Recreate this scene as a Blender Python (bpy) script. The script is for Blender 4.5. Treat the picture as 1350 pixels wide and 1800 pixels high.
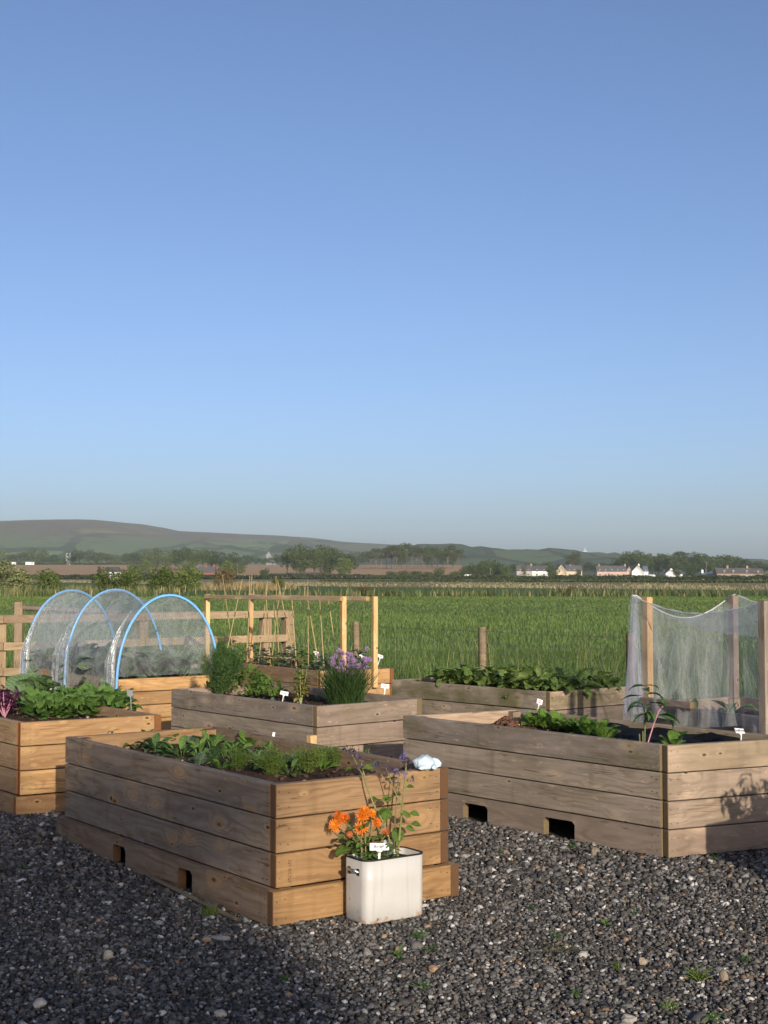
import bpy, bmesh, math, random
import numpy as np
from mathutils import Vector, Matrix, noise as mnoise

random.seed(7)
rng = np.random.default_rng(7)
R = math.radians
for o in list(bpy.data.objects):
    bpy.data.objects.remove(o)
scene = bpy.context.scene
COL = scene.collection

# ------------------------------------------------------------------ camera
CAM_H = 1.5
FOCAL = 2380.0 / 1800.0            # focal length as a share of the picture's height
PITCH = math.atan(114 / 2380)
cam = bpy.data.cameras.new('camera')
cam.sensor_fit = 'VERTICAL'
cam.sensor_height = 24.0
cam.lens = 24.0 * FOCAL
cam.clip_start = 0.1
cam.clip_end = 20000
cam_o = bpy.data.objects.new('camera', cam)
cam_o.location = (0, 0, CAM_H)
cam_o.rotation_euler = (math.pi / 2 + PITCH, 0, 0)
COL.objects.link(cam_o)
scene.camera = cam_o

# ------------------------------------------------------------------ sky, sun, exposure
SUN_EL, SUN_AZ = R(17.5), R(163.0)     # azimuth clockwise from +Y (view direction)
w = bpy.data.worlds.new('World')
scene.world = w
w.use_nodes = True
nt = w.node_tree
bg = nt.nodes['Background']
sky = nt.nodes.new('ShaderNodeTexSky')
sky.sky_type = 'NISHITA'
sky.sun_disc = False
sky.sun_elevation = SUN_EL
sky.sun_rotation = SUN_AZ
sky.altitude = 0
sky.air_density = 0.7
sky.dust_density = 2.1
sky.ozone_density = 2.8
tint = nt.nodes.new('ShaderNodeMix'); tint.data_type = 'RGBA'; tint.blend_type = 'MULTIPLY'
tint.inputs[0].default_value = 1.0
tint.inputs[7].default_value = (1.0, 0.98, 1.03, 1)      # even tint over the whole sky
nt.links.new(sky.outputs[0], tint.inputs[6])
nt.links.new(tint.outputs[2], bg.inputs[0])
bg.inputs[1].default_value = 0.14
sl = bpy.data.lights.new('sun', 'SUN')
sl.energy = 4.8
sl.angle = R(0.6)
sl.color = (1.0, 0.88, 0.72)
so = bpy.data.objects.new('sun', sl)
to_sun = Vector((math.sin(SUN_AZ) * math.cos(SUN_EL), math.cos(SUN_AZ) * math.cos(SUN_EL), math.sin(SUN_EL)))
so.rotation_euler = (-to_sun).to_track_quat('-Z', 'Y').to_euler()
so.location = to_sun * 50
COL.objects.link(so)
scene.view_settings.view_transform = 'Standard'
scene.view_settings.look = 'None'
scene.view_settings.exposure = 0.18
scene.view_settings.gamma = 1.0
scene.view_settings.use_curve_mapping = False
HAZE = 0.00009

# ------------------------------------------------------------------ helpers
def on_plane(px, py, z):
    """where the sight line of a point of the 1350x1800 picture meets the level z"""
    x = (px - 675) / 2380; y = (900 - py) / 2380
    c, s = math.cos(PITCH), math.sin(PITCH)
    d = Vector((x, c - s * y, s + c * y))
    t = (z - CAM_H) / d.z
    return Vector((d.x * t, d.y * t, z))

def at_depth(px, py, Y):
    x = (px - 675) / 2380; y = (900 - py) / 2380
    c, s = math.cos(PITCH), math.sin(PITCH)
    d = Vector((x, c - s * y, s + c * y))
    t = Y / d.y
    return Vector((d.x * t, Y, CAM_H + d.z * t))

def tag(o, label=None, cat=None, group=None, kind=None):
    if label: o['label'] = label
    if cat: o['category'] = cat
    if group: o['group'] = group
    if kind: o['kind'] = kind
    return o

def link(name, data, parent=None, mat=None):
    o = bpy.data.objects.new(name, data)
    COL.objects.link(o)
    if mat is not None and data is not None and len(data.materials) == 0:
        data.materials.append(mat)
    if parent is not None:
        o.parent = parent
    return o

def empty(name, loc=(0, 0, 0), rz=0.0, label=None, cat=None, group=None):
    o = bpy.data.objects.new(name, None)
    o.empty_display_size = 0.05
    o.location = loc
    o.rotation_euler = (0, 0, rz)
    COL.objects.link(o)
    return tag(o, label, cat, group)

def tri_mesh(name, V, T, col=None, smooth=False):
    V = np.ascontiguousarray(V, dtype=np.float32); T = np.ascontiguousarray(T, dtype=np.int32)
    me = bpy.data.meshes.new(name)
    me.vertices.add(len(V)); me.vertices.foreach_set('co', V.ravel())
    me.loops.add(T.size); me.loops.foreach_set('vertex_index', T.ravel())
    me.polygons.add(len(T))
    me.polygons.foreach_set('loop_start', np.arange(0, T.size, 3, dtype=np.int32))
    me.polygons.foreach_set('loop_total', np.full(len(T), 3, dtype=np.int32))
    if smooth:
        me.polygons.foreach_set('use_smooth', np.ones(len(T), dtype=bool))
    me.update(calc_edges=True)
    if col is not None:
        a = me.attributes.new('col', 'FLOAT_COLOR', 'POINT')
        c = np.ones((len(V), 4), dtype=np.float32); c[:, :3] = col
        a.data.foreach_set('color', c.ravel())
    return me

def grid_mesh(name, P, smooth=True):
    """P: (n,m,3) points"""
    n, m = P.shape[:2]
    idx = np.arange(n * m).reshape(n, m)
    a, b, c, d = idx[:-1, :-1].ravel(), idx[1:, :-1].ravel(), idx[1:, 1:].ravel(), idx[:-1, 1:].ravel()
    T = np.concatenate([np.stack([a, b, c], 1), np.stack([a, c, d], 1)])
    return tri_mesh(name, P.reshape(-1, 3), T, smooth=smooth)

def ribbons(base, az, lean, length, width, droop, segs=2, twist=None):
    """tapering blades: base (n,3) and per-blade arrays -> verts, tris"""
    n = len(base)
    az = np.broadcast_to(az, n); lean = np.broadcast_to(lean, n); length = np.broadcast_to(length, n)
    width = np.broadcast_to(width, n); droop = np.broadcast_to(droop, n)
    h = np.stack([np.cos(az), np.sin(az), np.zeros(n)], 1)
    tw = rng.uniform(0, math.pi, n) if twist is None else np.broadcast_to(twist, n)
    side0 = np.stack([-np.sin(az), np.cos(az), np.zeros(n)], 1)
    p = base.copy(); V = []
    for s in range(segs + 1):
        t = s / segs
        a = lean + droop * t
        up = np.stack([h[:, 0] * np.sin(a), h[:, 1] * np.sin(a), np.cos(a)], 1)
        nrm = np.stack([h[:, 0] * np.cos(a), h[:, 1] * np.cos(a), -np.sin(a)], 1)
        side = side0 * np.cos(tw)[:, None] + nrm * np.sin(tw)[:, None]
        wd = width * (1 - 0.35 * t) * 0.5
        if s < segs:
            V += [p - side * wd[:, None], p + side * wd[:, None]]
        else:
            V += [p]
        p = p + up * (length / segs)[:, None]
    k = 2 * segs + 1
    V = np.stack(V, 1).reshape(-1, 3)
    T = []
    for s in range(segs - 1):
        i = 2 * s
        T += [[i, i + 1, i + 3], [i, i + 3, i + 2]]
    i = 2 * (segs - 1)
    T += [[i, i + 1, i + 2]]
    T = np.array(T)
    T = (np.arange(n)[:, None, None] * k + T[None]).reshape(-1, 3)
    return V, T, k

def bm_mesh(name, bm, smooth=False):
    me = bpy.data.meshes.new(name)
    bm.to_mesh(me); bm.free()
    if smooth:
        for p in me.polygons: p.use_smooth = True
    return me

def add_box(bm, lo, hi, mat=Matrix()):
    vs = [bm.verts.new(mat @ Vector((x, y, z))) for x in (lo[0], hi[0]) for y in (lo[1], hi[1]) for z in (lo[2], hi[2])]
    for f in ((0, 1, 3, 2), (4, 6, 7, 5), (0, 4, 5, 1), (2, 3, 7, 6), (0, 2, 6, 4), (1, 5, 7, 3)):
        bm.faces.new([vs[i] for i in f])

def box_mesh(name, lo, hi, bevel=0.0, segs=1):
    bm = bmesh.new()
    add_box(bm, lo, hi)
    if bevel:
        bmesh.ops.bevel(bm, geom=list(bm.edges), offset=bevel, segments=segs, affect='EDGES')
    bmesh.ops.recalc_face_normals(bm, faces=bm.faces)
    return bm_mesh(name, bm)

def tube_mesh(name, pts, rad, n=8, caps=True):
    pts = [Vector(p) for p in pts]
    if not hasattr(rad, '__len__'): rad = [rad] * len(pts)
    V, T = [], []
    up = Vector((0, 0, 1))
    for i, p in enumerate(pts):
        d = (pts[min(i + 1, len(pts) - 1)] - pts[max(i - 1, 0)]).normalized()
        a = d.cross(up)
        if a.length < 1e-3: a = d.cross(Vector((1, 0, 0)))
        a.normalize(); b = d.cross(a)
        for k in range(n):
            q = 2 * math.pi * k / n
            V.append(p + (a * math.cos(q) + b * math.sin(q)) * rad[i])
    for i in range(len(pts) - 1):
        for k in range(n):
            k2 = (k + 1) % n
            T += [(i * n + k, i * n + k2, (i + 1) * n + k2), (i * n + k, (i + 1) * n + k2, (i + 1) * n + k)]
    if caps:
        for base in (0, (len(pts) - 1) * n):
            for k in range(1, n - 1): T.append((base, base + k, base + k + 1))
    me = tri_mesh(name, np.array([v[:] for v in V]), np.array(T), smooth=n > 4)
    return me

def merge(parts):
    V, T, o = [], [], 0
    for v, t in parts:
        V.append(v); T.append(np.asarray(t) + o); o += len(v)
    return np.concatenate(V), np.concatenate(T)

# ------------------------------------------------------------------ materials
def new_mat(name):
    m = bpy.data.materials.new(name); m.use_nodes = True
    n = m.node_tree.nodes; p = n['Principled BSDF']
    return m, m.node_tree, n, m.node_tree.links, p

def N(nodes, t, **kw):
    nd = nodes.new(t)
    for k, v in kw.items(): setattr(nd, k, v)
    return nd

def math_n(nt_, op, a, b=None, c=None, clamp=False):
    nd = nt_.nodes.new('ShaderNodeMath'); nd.operation = op; nd.use_clamp = clamp
    for i, v in enumerate((a, b, c)):
        if v is None: continue
        if isinstance(v, (int, float)): nd.inputs[i].default_value = v
        else: nt_.links.new(v, nd.inputs[i])
    return nd.outputs[0]

def mix_c(nt_, fac, a, b, blend='MIX'):
    nd = nt_.nodes.new('ShaderNodeMix'); nd.data_type = 'RGBA'; nd.blend_type = blend
    for sock, v in ((nd.inputs[0], fac), (nd.inputs[6], a), (nd.inputs[7], b)):
        if isinstance(v, (int, float)): sock.default_value = v
        elif isinstance(v, tuple): sock.default_value = (*v, 1) if len(v) == 3 else v
        else: nt_.links.new(v, sock)
    return nd.outputs[2]

def noise_n(nt_, vec, scale, detail=3.0, rough=0.55, dist=0.0):
    nd = nt_.nodes.new('ShaderNodeTexNoise')
    nd.inputs['Scale'].default_value = scale; nd.inputs['Detail'].default_value = detail
    nd.inputs['Roughness'].default_value = rough; nd.inputs['Distortion'].default_value = dist
    if vec is not None: nt_.links.new(vec, nd.inputs['Vector'])
    return nd.outputs['Fac']

def ramp_n(nt_, fac, stops, interp='LINEAR'):
    nd = nt_.nodes.new('ShaderNodeValToRGB'); cr = nd.color_ramp; cr.interpolation = interp
    while len(cr.elements) < len(stops): cr.elements.new(0.5)
    for e, (p, c) in zip(cr.elements, stops):
        e.position = p; e.color = (*c, 1) if not isinstance(c, (int, float)) else (c, c, c, 1)
    nt_.links.new(fac, nd.inputs[0])
    return nd.outputs[0]

def map_vec(nt_, vec, scale=(1, 1, 1), loc=(0, 0, 0)):
    nd = nt_.nodes.new('ShaderNodeMapping')
    nd.inputs['Scale'].default_value = scale; nd.inputs['Location'].default_value = loc
    nt_.links.new(vec, nd.inputs['Vector'])
    return nd.outputs[0]

def plain(name, col, rough=0.7, var=0.15, nscale=8.0, metallic=0.0, spec=0.3, bump=0.0):
    m, t, n, l, p = new_mat(name)
    tc = N(n, 'ShaderNodeTexCoord')
    oi = N(n, 'ShaderNodeObjectInfo')
    f = noise_n(t, tc.outputs['Object'], nscale, 4)
    f2 = math_n(t, 'ADD', f, math_n(t, 'MULTIPLY', math_n(t, 'SUBTRACT', oi.outputs['Random'], 0.5), 0.5))
    lo = tuple(c * (1 - var) for c in col); hi = tuple(min(1, c * (1 + var)) for c in col)
    c = ramp_n(t, f2, [(0.25, lo), (0.75, hi)])
    l.new(c, p.inputs['Base Color'])
    p.inputs['Roughness'].default_value = rough; p.inputs['Metallic'].default_value = metallic
    p.inputs['Specular IOR Level'].default_value = spec
    if bump:
        b = N(n, 'ShaderNodeBump'); b.inputs['Strength'].default_value = bump; b.inputs['Distance'].default_value = 0.01
        l.new(f, b.inputs['Height']); l.new(b.outputs[0], p.inputs['Normal'])
    return m

def leaf_mat(name, col, col2=None, trans=0.35, rough=0.5, nscale=6.0, attr=False, spec=0.35, veins=False):
    m, t, n, l, p = new_mat(name)
    col2 = col2 or tuple(c * 1.7 for c in col)
    if attr:
        a = N(n, 'ShaderNodeAttribute', attribute_name='col'); c = a.outputs['Color']
    else:
        tc = N(n, 'ShaderNodeTexCoord'); oi = N(n, 'ShaderNodeObjectInfo')
        f = noise_n(t, tc.outputs['Object'], nscale, 3)
        f = math_n(t, 'ADD', math_n(t, 'MULTIPLY', f, 0.7), math_n(t, 'MULTIPLY', oi.outputs['Random'], 0.5))
        c = ramp_n(t, f, [(0.25, col), (0.85, col2)])
        if veins:
            sv = N(n, 'ShaderNodeSeparateXYZ'); l.new(tc.outputs['Object'], sv.inputs[0])
            ay = math_n(t, 'ABSOLUTE', sv.outputs[1])
            mid = math_n(t, 'SUBTRACT', 1.0, math_n(t, 'DIVIDE', ay, 0.022), clamp=True)
            sw = math_n(t, 'SINE', math_n(t, 'MULTIPLY', math_n(t, 'SUBTRACT', sv.outputs[0], math_n(t, 'MULTIPLY', ay, 0.8)), 48.0))
            sw = math_n(t, 'POWER', math_n(t, 'ADD', math_n(t, 'MULTIPLY', sw, 0.5), 0.5), 8.0)
            vein = math_n(t, 'MAXIMUM', mid, math_n(t, 'MULTIPLY', sw, 0.45))
            c = mix_c(t, math_n(t, 'MULTIPLY', vein, 0.55), c, tuple(min(.5, x * 1.9 + .03) for x in col2))
            old = math_n(t, 'MULTIPLY', math_n(t, 'SUBTRACT', noise_n(t, tc.outputs['Object'], 3.5, 2), 0.6, clamp=True), math_n(t, 'MULTIPLY', math_n(t, 'POWER', oi.outputs['Random'], 3.0), 7.0), clamp=True)
            c = mix_c(t, old, c, (0.26, 0.21, 0.06))
            bp_ = N(n, 'ShaderNodeBump'); bp_.inputs['Strength'].default_value = 0.6; bp_.inputs['Distance'].default_value = 0.03
            l.new(math_n(t, 'SUBTRACT', noise_n(t, tc.outputs['Object'], 9, 3), math_n(t, 'MULTIPLY', vein, 0.5)), bp_.inputs['Height'])
            l.new(bp_.outputs[0], p.inputs['Normal'])
    l.new(c, p.inputs['Base Color'])
    p.inputs['Roughness'].default_value = rough
    p.inputs['Specular IOR Level'].default_value = spec
    tr = N(n, 'ShaderNodeBsdfTranslucent'); l.new(c, tr.inputs['Color'])
    mx = N(n, 'ShaderNodeMixShader'); mx.inputs[0].default_value = trans
    l.new(p.outputs[0], mx.inputs[1]); l.new(tr.outputs[0], mx.inputs[2])
    l.new(mx.outputs[0], n['Material Output'].inputs[0])
    return m

def wood_mat(name, fresh, dark, grey, end, rough=0.75, contour=1.0, algae=0.0):
    """boards: long axis along local X; weather (0..1) read from each board"""
    m, t, n, l, p = new_mat(name)
    tc = N(n, 'ShaderNodeTexCoord'); oi = N(n, 'ShaderNodeObjectInfo')
    off = N(n, 'ShaderNodeCombineXYZ')
    r = oi.outputs['Random']
    l.new(math_n(t, 'MULTIPLY', r, 37.0), off.inputs[0]); l.new(math_n(t, 'MULTIPLY', r, 11.0), off.inputs[2])
    va = N(n, 'ShaderNodeVectorMath', operation='ADD'); l.new(tc.outputs['Object'], va.inputs[0]); l.new(off.outputs[0], va.inputs[1])
    v = va.outputs[0]
    # knots: cells stretched a little along the grain, a few large and many small
    def knots(sc, rad, infl, thr):
        vor = N(n, 'ShaderNodeTexVoronoi'); vor.inputs['Scale'].default_value = 1.0; vor.inputs['Randomness'].default_value = 1.0
        l.new(map_vec(t, v, sc), vor.inputs['Vector'])
        kd = vor.outputs['Distance']
        sp = N(n, 'ShaderNodeSeparateColor'); l.new(vor.outputs['Color'], sp.inputs[0])
        sel = math_n(t, 'GREATER_THAN', sp.outputs[0], thr)
        k = math_n(t, 'MULTIPLY', math_n(t, 'SUBTRACT', 1.0, math_n(t, 'DIVIDE', kd, rad), clamp=True), sel)
        bl = math_n(t, 'MULTIPLY', math_n(t, 'POWER', math_n(t, 'SUBTRACT', 1.0, math_n(t, 'DIVIDE', kd, infl), clamp=True), 1.5), sel)
        return k, bl
    knot, bulge = knots((3.6, 0.5, 8.0), 0.15, 0.5, 0.45)
    knot2, bulge2 = knots((9.0, 0.7, 17.0), 0.17, 0.42, 0.72)
    sx = N(n, 'ShaderNodeSeparateXYZ'); l.new(v, sx.inputs[0])
    warp = noise_n(t, map_vec(t, v, (0.9, 3, 4.5)), 1.0, 2)
    warp2 = noise_n(t, map_vec(t, v, (7, 9, 26)), 1.0, 2)
    phase = math_n(t, 'ADD', math_n(t, 'MULTIPLY', math_n(t, 'ADD', sx.outputs[2], sx.outputs[1]), 120.0 * contour),
                   math_n(t, 'ADD', math_n(t, 'MULTIPLY', warp, 58.0 * contour), math_n(t, 'ADD', math_n(t, 'MULTIPLY', warp2, 3.0),
                   math_n(t, 'ADD', math_n(t, 'MULTIPLY', bulge, 22.0), math_n(t, 'MULTIPLY', bulge2, 9.0)))))
    ring = math_n(t, 'POWER', math_n(t, 'ADD', math_n(t, 'MULTIPLY', math_n(t, 'SINE', phase), 0.5), 0.5), 2.2)
    rmask = math_n(t, 'MULTIPLY', math_n(t, 'SUBTRACT', noise_n(t, map_vec(t, v, (2.0, 4, 9)), 1.0, 3), 0.3, clamp=True), 2.4, clamp=True)
    ring = math_n(t, 'MULTIPLY', ring, rmask)
    fib = noise_n(t, map_vec(t, v, (2.2, 70, 62)), 1.0, 5, 0.72)
    blot = noise_n(t, map_vec(t, v, (1.6, 6, 7)), 1.0, 4, 0.6)
    c = ramp_n(t, blot, [(0.28, tuple(x * 0.74 for x in fresh)), (0.72, tuple(x * 1.2 for x in fresh))])
    wa = N(n, 'ShaderNodeAttribute', attribute_type='OBJECT', attribute_name='weather')
    gp = ramp_n(t, noise_n(t, map_vec(t, v, (2.2, 9, 14)), 1.0, 5, 0.65), [(0.28, tuple(x * 0.62 for x in grey)), (0.75, tuple(x * 1.25 for x in grey))])
    wfac = math_n(t, 'MULTIPLY', wa.outputs['Fac'], math_n(t, 'ADD', 0.66, math_n(t, 'MULTIPLY', blot, 0.7)), clamp=True)
    c = mix_c(t, wfac, c, gp)
    tone = math_n(t, 'ADD', 0.80, math_n(t, 'MULTIPLY', r, 0.38))
    tn = N(n, 'ShaderNodeCombineColor'); l.new(tone, tn.inputs[0]); l.new(math_n(t, 'MULTIPLY', tone, 0.985), tn.inputs[1])
    l.new(math_n(t, 'ADD', math_n(t, 'MULTIPLY', tone, 0.7), 0.27), tn.inputs[2])
    c = mix_c(t, 1.0, c, tn.outputs[0], 'MULTIPLY')
    c = mix_c(t, math_n(t, 'MULTIPLY', ring, 0.66), c, dark)
    c = mix_c(t, math_n(t, 'MULTIPLY', math_n(t, 'SUBTRACT', fib, 0.47), 1.7, clamp=True), c, dark)
    # pale scratches and scuffs
    scr = math_n(t, 'MULTIPLY', math_n(t, 'SUBTRACT', noise_n(t, map_vec(t, v, (14, 30, 70), (3, 1, 7)), 1.0, 3), 0.62, clamp=True), 5.0, clamp=True)
    c = mix_c(t, math_n(t, 'MULTIPLY', scr, 0.55), c, tuple(min(1, x * 1.7) for x in fresh))
    halo = math_n(t, 'MULTIPLY', math_n(t, 'POWER', bulge, 1.6), 0.75)
    c = mix_c(t, halo, c, tuple(min(.6, x * 1.75) for x in fresh))
    c = mix_c(t, math_n(t, 'MULTIPLY', math_n(t, 'POWER', bulge2, 1.5), 0.8), c, tuple(min(.6, x * 1.7) for x in fresh))
    kcol = ramp_n(t, knot, [(0.0, tuple(x * 0.8 for x in dark)), (0.3, tuple(x * 1.0 for x in fresh)), (0.55, tuple(x * 0.6 for x in fresh)), (0.85, tuple(x * 0.4 for x in dark))])
    c = mix_c(t, math_n(t, 'MULTIPLY', knot, 2.6, clamp=True), c, kcol)
    c = mix_c(t, math_n(t, 'MULTIPLY', knot2, 2.2, clamp=True), c, tuple(x * 0.45 for x in dark))
    # drying splits along the grain
    cr = noise_n(t, map_vec(t, v, (1.1, 20, 34), (5, 2, 1)), 1.0, 2)
    crm = math_n(t, 'GREATER_THAN', noise_n(t, map_vec(t, v, (1.7, 3, 8), (1, 8, 3)), 1.0, 2), 0.56)
    crack = math_n(t, 'MULTIPLY', math_n(t, 'SUBTRACT', 1.0, math_n(t, 'MULTIPLY', math_n(t, 'ABSOLUTE', math_n(t, 'SUBTRACT', cr, 0.5)), 55.0), clamp=True), crm)
    c = mix_c(t, math_n(t, 'MULTIPLY', crack, 0.8), c, tuple(x * 0.45 for x in dark))
    # green growth and dark runs, by their own noise
    if algae:
        g = noise_n(t, map_vec(t, v, (2.5, 4, 3.5)), 1.0, 4)
        g = math_n(t, 'MULTIPLY', math_n(t, 'SUBTRACT', g, 0.44, clamp=True), 6.0 * algae, clamp=True)
        aa = N(n, 'ShaderNodeAttribute', attribute_type='OBJECT', attribute_name='algae')
        c = mix_c(t, math_n(t, 'MULTIPLY', g, aa.outputs['Fac']), c, (0.075, 0.075, 0.022))
    st = noise_n(t, map_vec(t, v, (9, 5, 0.9)), 1.0, 3)
    c = mix_c(t, math_n(t, 'MULTIPLY', math_n(t, 'SUBTRACT', st, 0.56, clamp=True), 1.6, clamp=True), c, tuple(x * 0.55 for x in dark))
    # end grain
    nx = N(n, 'ShaderNodeSeparateXYZ'); l.new(tc.outputs['Normal'], nx.inputs[0])
    isend = math_n(t, 'GREATER_THAN', math_n(t, 'ABSOLUTE', nx.outputs[0]), 0.7)
    er = N(n, 'ShaderNodeTexWave', wave_type='RINGS'); er.inputs['Scale'].default_value = 45; er.inputs['Distortion'].default_value = 6; er.inputs['Detail'].default_value = 3
    l.new(map_vec(t, v, (0, 1, 1), (0, 0.03, 0.06)), er.inputs['Vector'])
    ec = ramp_n(t, er.outputs['Fac'], [(0.0, tuple(x * 0.8 for x in end)), (1.0, tuple(x * 1.05 for x in end))])
    ec = mix_c(t, math_n(t, 'MULTIPLY', noise_n(t, v, 18, 3), 0.6), ec, tuple(x * 0.5 for x in end))
    c = mix_c(t, isend, c, ec)
    l.new(c, p.inputs['Base Color'])
    p.inputs['Roughness'].default_value = rough; p.inputs['Specular IOR Level'].default_value = 0.2
    b = N(n, 'ShaderNodeBump'); b.inputs['Strength'].default_value = 0.5; b.inputs['Distance'].default_value = 0.0025
    hgt = math_n(t, 'SUBTRACT', math_n(t, 'ADD', math_n(t, 'MULTIPLY', fib, 0.9), math_n(t, 'MULTIPLY', blot, 0.4)), math_n(t, 'MULTIPLY', ring, 0.35))
    l.new(hgt, b.inputs['Height']); l.new(b.outputs[0], p.inputs['Normal'])
    return m

M = {}
M['wood_tan'] = wood_mat('wood_tan', (0.275, 0.165, 0.074), (0.102, 0.053, 0.023), (0.22, 0.182, 0.143), (0.125, 0.066, 0.032))
M['wood_new'] = wood_mat('wood_new', (0.385, 0.235, 0.105), (0.17, 0.085, 0.034), (0.2, 0.165, 0.125), (0.235, 0.095, 0.032))
M['wood_old'] = wood_mat('wood_old', (0.36, 0.26, 0.18), (0.13, 0.097, 0.07), (0.26, 0.222, 0.18), (0.19, 0.14, 0.075), algae=1.0)
M['wood_pale'] = wood_mat('wood_pale', (0.56, 0.38, 0.175), (0.36, 0.22, 0.09), (0.3, 0.24, 0.17), (0.45, 0.28, 0.12), contour=0.6)
M['wood_fence'] = wood_mat('wood_fence', (0.34, 0.24, 0.135), (0.17, 0.115, 0.065), (0.27, 0.215, 0.15), (0.3, 0.2, 0.11), contour=0.7)
M['wood_post'] = wood_mat('wood_post', (0.23, 0.17, 0.09), (0.11, 0.08, 0.045), (0.22, 0.18, 0.115), (0.16, 0.11, 0.06), contour=0.7)
M['bamboo'] = plain('bamboo', (0.33, 0.24, 0.11), 0.5, 0.25, 14)
M['screw'] = plain('screw', (0.035, 0.028, 0.022), 0.5)
M['tag'] = plain('tag', (0.60, 0.60, 0.60), 0.5, 0.04, 30)
M['tag_back'] = plain('tag_back', (0.30, 0.31, 0.33), 0.5, 0.05, 30)
M['ink'] = plain('ink', (0.035, 0.035, 0.05), 0.6, 0.1)
M['stamp'] = plain('stamp', (0.10, 0.05, 0.022), 0.8, 0.2)
M['leaf_spinach'] = leaf_mat('leaf_spinach', (0.063, 0.132, 0.018), (0.149, 0.259, 0.040), veins=True)
M['leaf_mid'] = leaf_mat('leaf_mid', (0.068, 0.150, 0.033), (0.150, 0.270, 0.053), veins=True)
M['leaf_dark'] = leaf_mat('leaf_dark', (0.041, 0.090, 0.029), (0.090, 0.174, 0.046), veins=True)
M['leaf_beet'] = leaf_mat('leaf_beet', (0.062, 0.119, 0.022), (0.175, 0.237, 0.056), veins=True)
M['leaf_cabbage'] = leaf_mat('leaf_cabbage', (0.081, 0.138, 0.057), (0.149, 0.230, 0.092), 0.2, 0.55, veins=True)
M['leaf_blue'] = leaf_mat('leaf_blue', (0.061, 0.105, 0.066), (0.132, 0.187, 0.110), 0.2, 0.55, veins=True)
M['leaf_purple'] = leaf_mat('leaf_purple', (0.075, 0.012, 0.055), (0.19, 0.045, 0.13), 0.3)
M['leaf_yellow'] = leaf_mat('leaf_yellow', (0.14, 0.16, 0.03), (0.34, 0.28, 0.08))
M['feather'] = leaf_mat('feather', (0.075, 0.125, 0.02), (0.15, 0.215, 0.04))
M['fennel'] = leaf_mat('fennel', (0.034, 0.084, 0.024), (0.072, 0.138, 0.036))
M['chive'] = leaf_mat('chive', (0.024, 0.055, 0.016), (0.06, 0.11, 0.03))
M['stalk'] = plain('stalk', (0.15, 0.15, 0.055), 0.6, 0.25)
M['stalk_dark'] = plain('stalk_dark', (0.075, 0.075, 0.035), 0.6, 0.25)
M['stalk_pale'] = plain('stalk_pale', (0.26, 0.29, 0.13), 0.6, 0.25)
M['stalk_pink'] = plain('stalk_pink', (0.35, 0.16, 0.2), 0.6, 0.2)
M['fl_orange'] = leaf_mat('fl_orange', (0.50, 0.09, 0.004), (0.78, 0.24, 0.012), 0.25, nscale=45.0)
M['fl_centre'] = plain('fl_centre', (0.62, 0.22, 0.02), 0.7)
M['fl_wilt'] = leaf_mat('fl_wilt', (0.35, 0.085, 0.02), (0.5, 0.16, 0.05), 0.3)
M['fl_chive'] = leaf_mat('fl_chive', (0.30, 0.17, 0.36), (0.45, 0.29, 0.5), 0.3)
M['fl_borage'] = leaf_mat('fl_borage', (0.055, 0.042, 0.06), (0.15, 0.115, 0.19), 0.3)
M['fl_blue'] = leaf_mat('fl_blue', (0.10, 0.10, 0.34), (0.2, 0.18, 0.48), 0.3)
M['fl_white'] = leaf_mat('fl_white', (0.6, 0.6, 0.58), (0.75, 0.75, 0.72), 0.3)
M['liner'] = plain('liner', (0.008, 0.008, 0.008), 0.5, 0.2, 6, bump=0.5, spec=0.2)
M['blue_pipe'] = plain('blue_pipe', (0.15, 0.40, 0.76), 0.35, 0.08, 12, spec=0.5)
M['blue_plastic'] = plain('blue_plastic', (0.02, 0.07, 0.75), 0.35, 0.2, 9)
M['metal'] = plain('metal', (0.62, 0.62, 0.62), 0.25, 0.1, 9, metallic=1.0)
M['black'] = plain('black', (0.016, 0.016, 0.017), 0.5, 0.2, 9)
M['cloth'] = plain('cloth', (0.47, 0.58, 0.64), 0.85, 0.12, 12, bump=0.3)
M['wire'] = plain('wire', (0.10, 0.10, 0.095), 0.6, 0.2, 9)
M['wire_pole'] = plain('wire_pole', (0.16, 0.13, 0.10), 0.7, 0.2)

def soil_mat():
    m, t, n, l, p = new_mat('soil')
    tc = N(n, 'ShaderNodeTexCoord')
    f = noise_n(t, tc.outputs['Object'], 55, 6, 0.7)
    f2 = noise_n(t, tc.outputs['Object'], 9, 4)
    c = ramp_n(t, f, [(0.25, (0.022, 0.014, 0.009)), (0.6, (0.075, 0.045, 0.028)), (0.85, (0.16, 0.105, 0.07))])
    c = mix_c(t, math_n(t, 'MULTIPLY', math_n(t, 'SUBTRACT', f2, 0.55, clamp=True), 2.5, clamp=True), c, (0.12, 0.075, 0.045))
    l.new(c, p.inputs['Base Color']); p.inputs['Roughness'].default_value = 0.95; p.inputs['Specular IOR Level'].default_value = 0.1
    b = N(n, 'ShaderNodeBump'); b.inputs['Strength'].default_value = 1.0; b.inputs['Distance'].default_value = 0.02
    l.new(f, b.inputs['Height']); l.new(b.outputs[0], p.inputs['Normal'])
    return m
M['soil'] = soil_mat()

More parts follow.
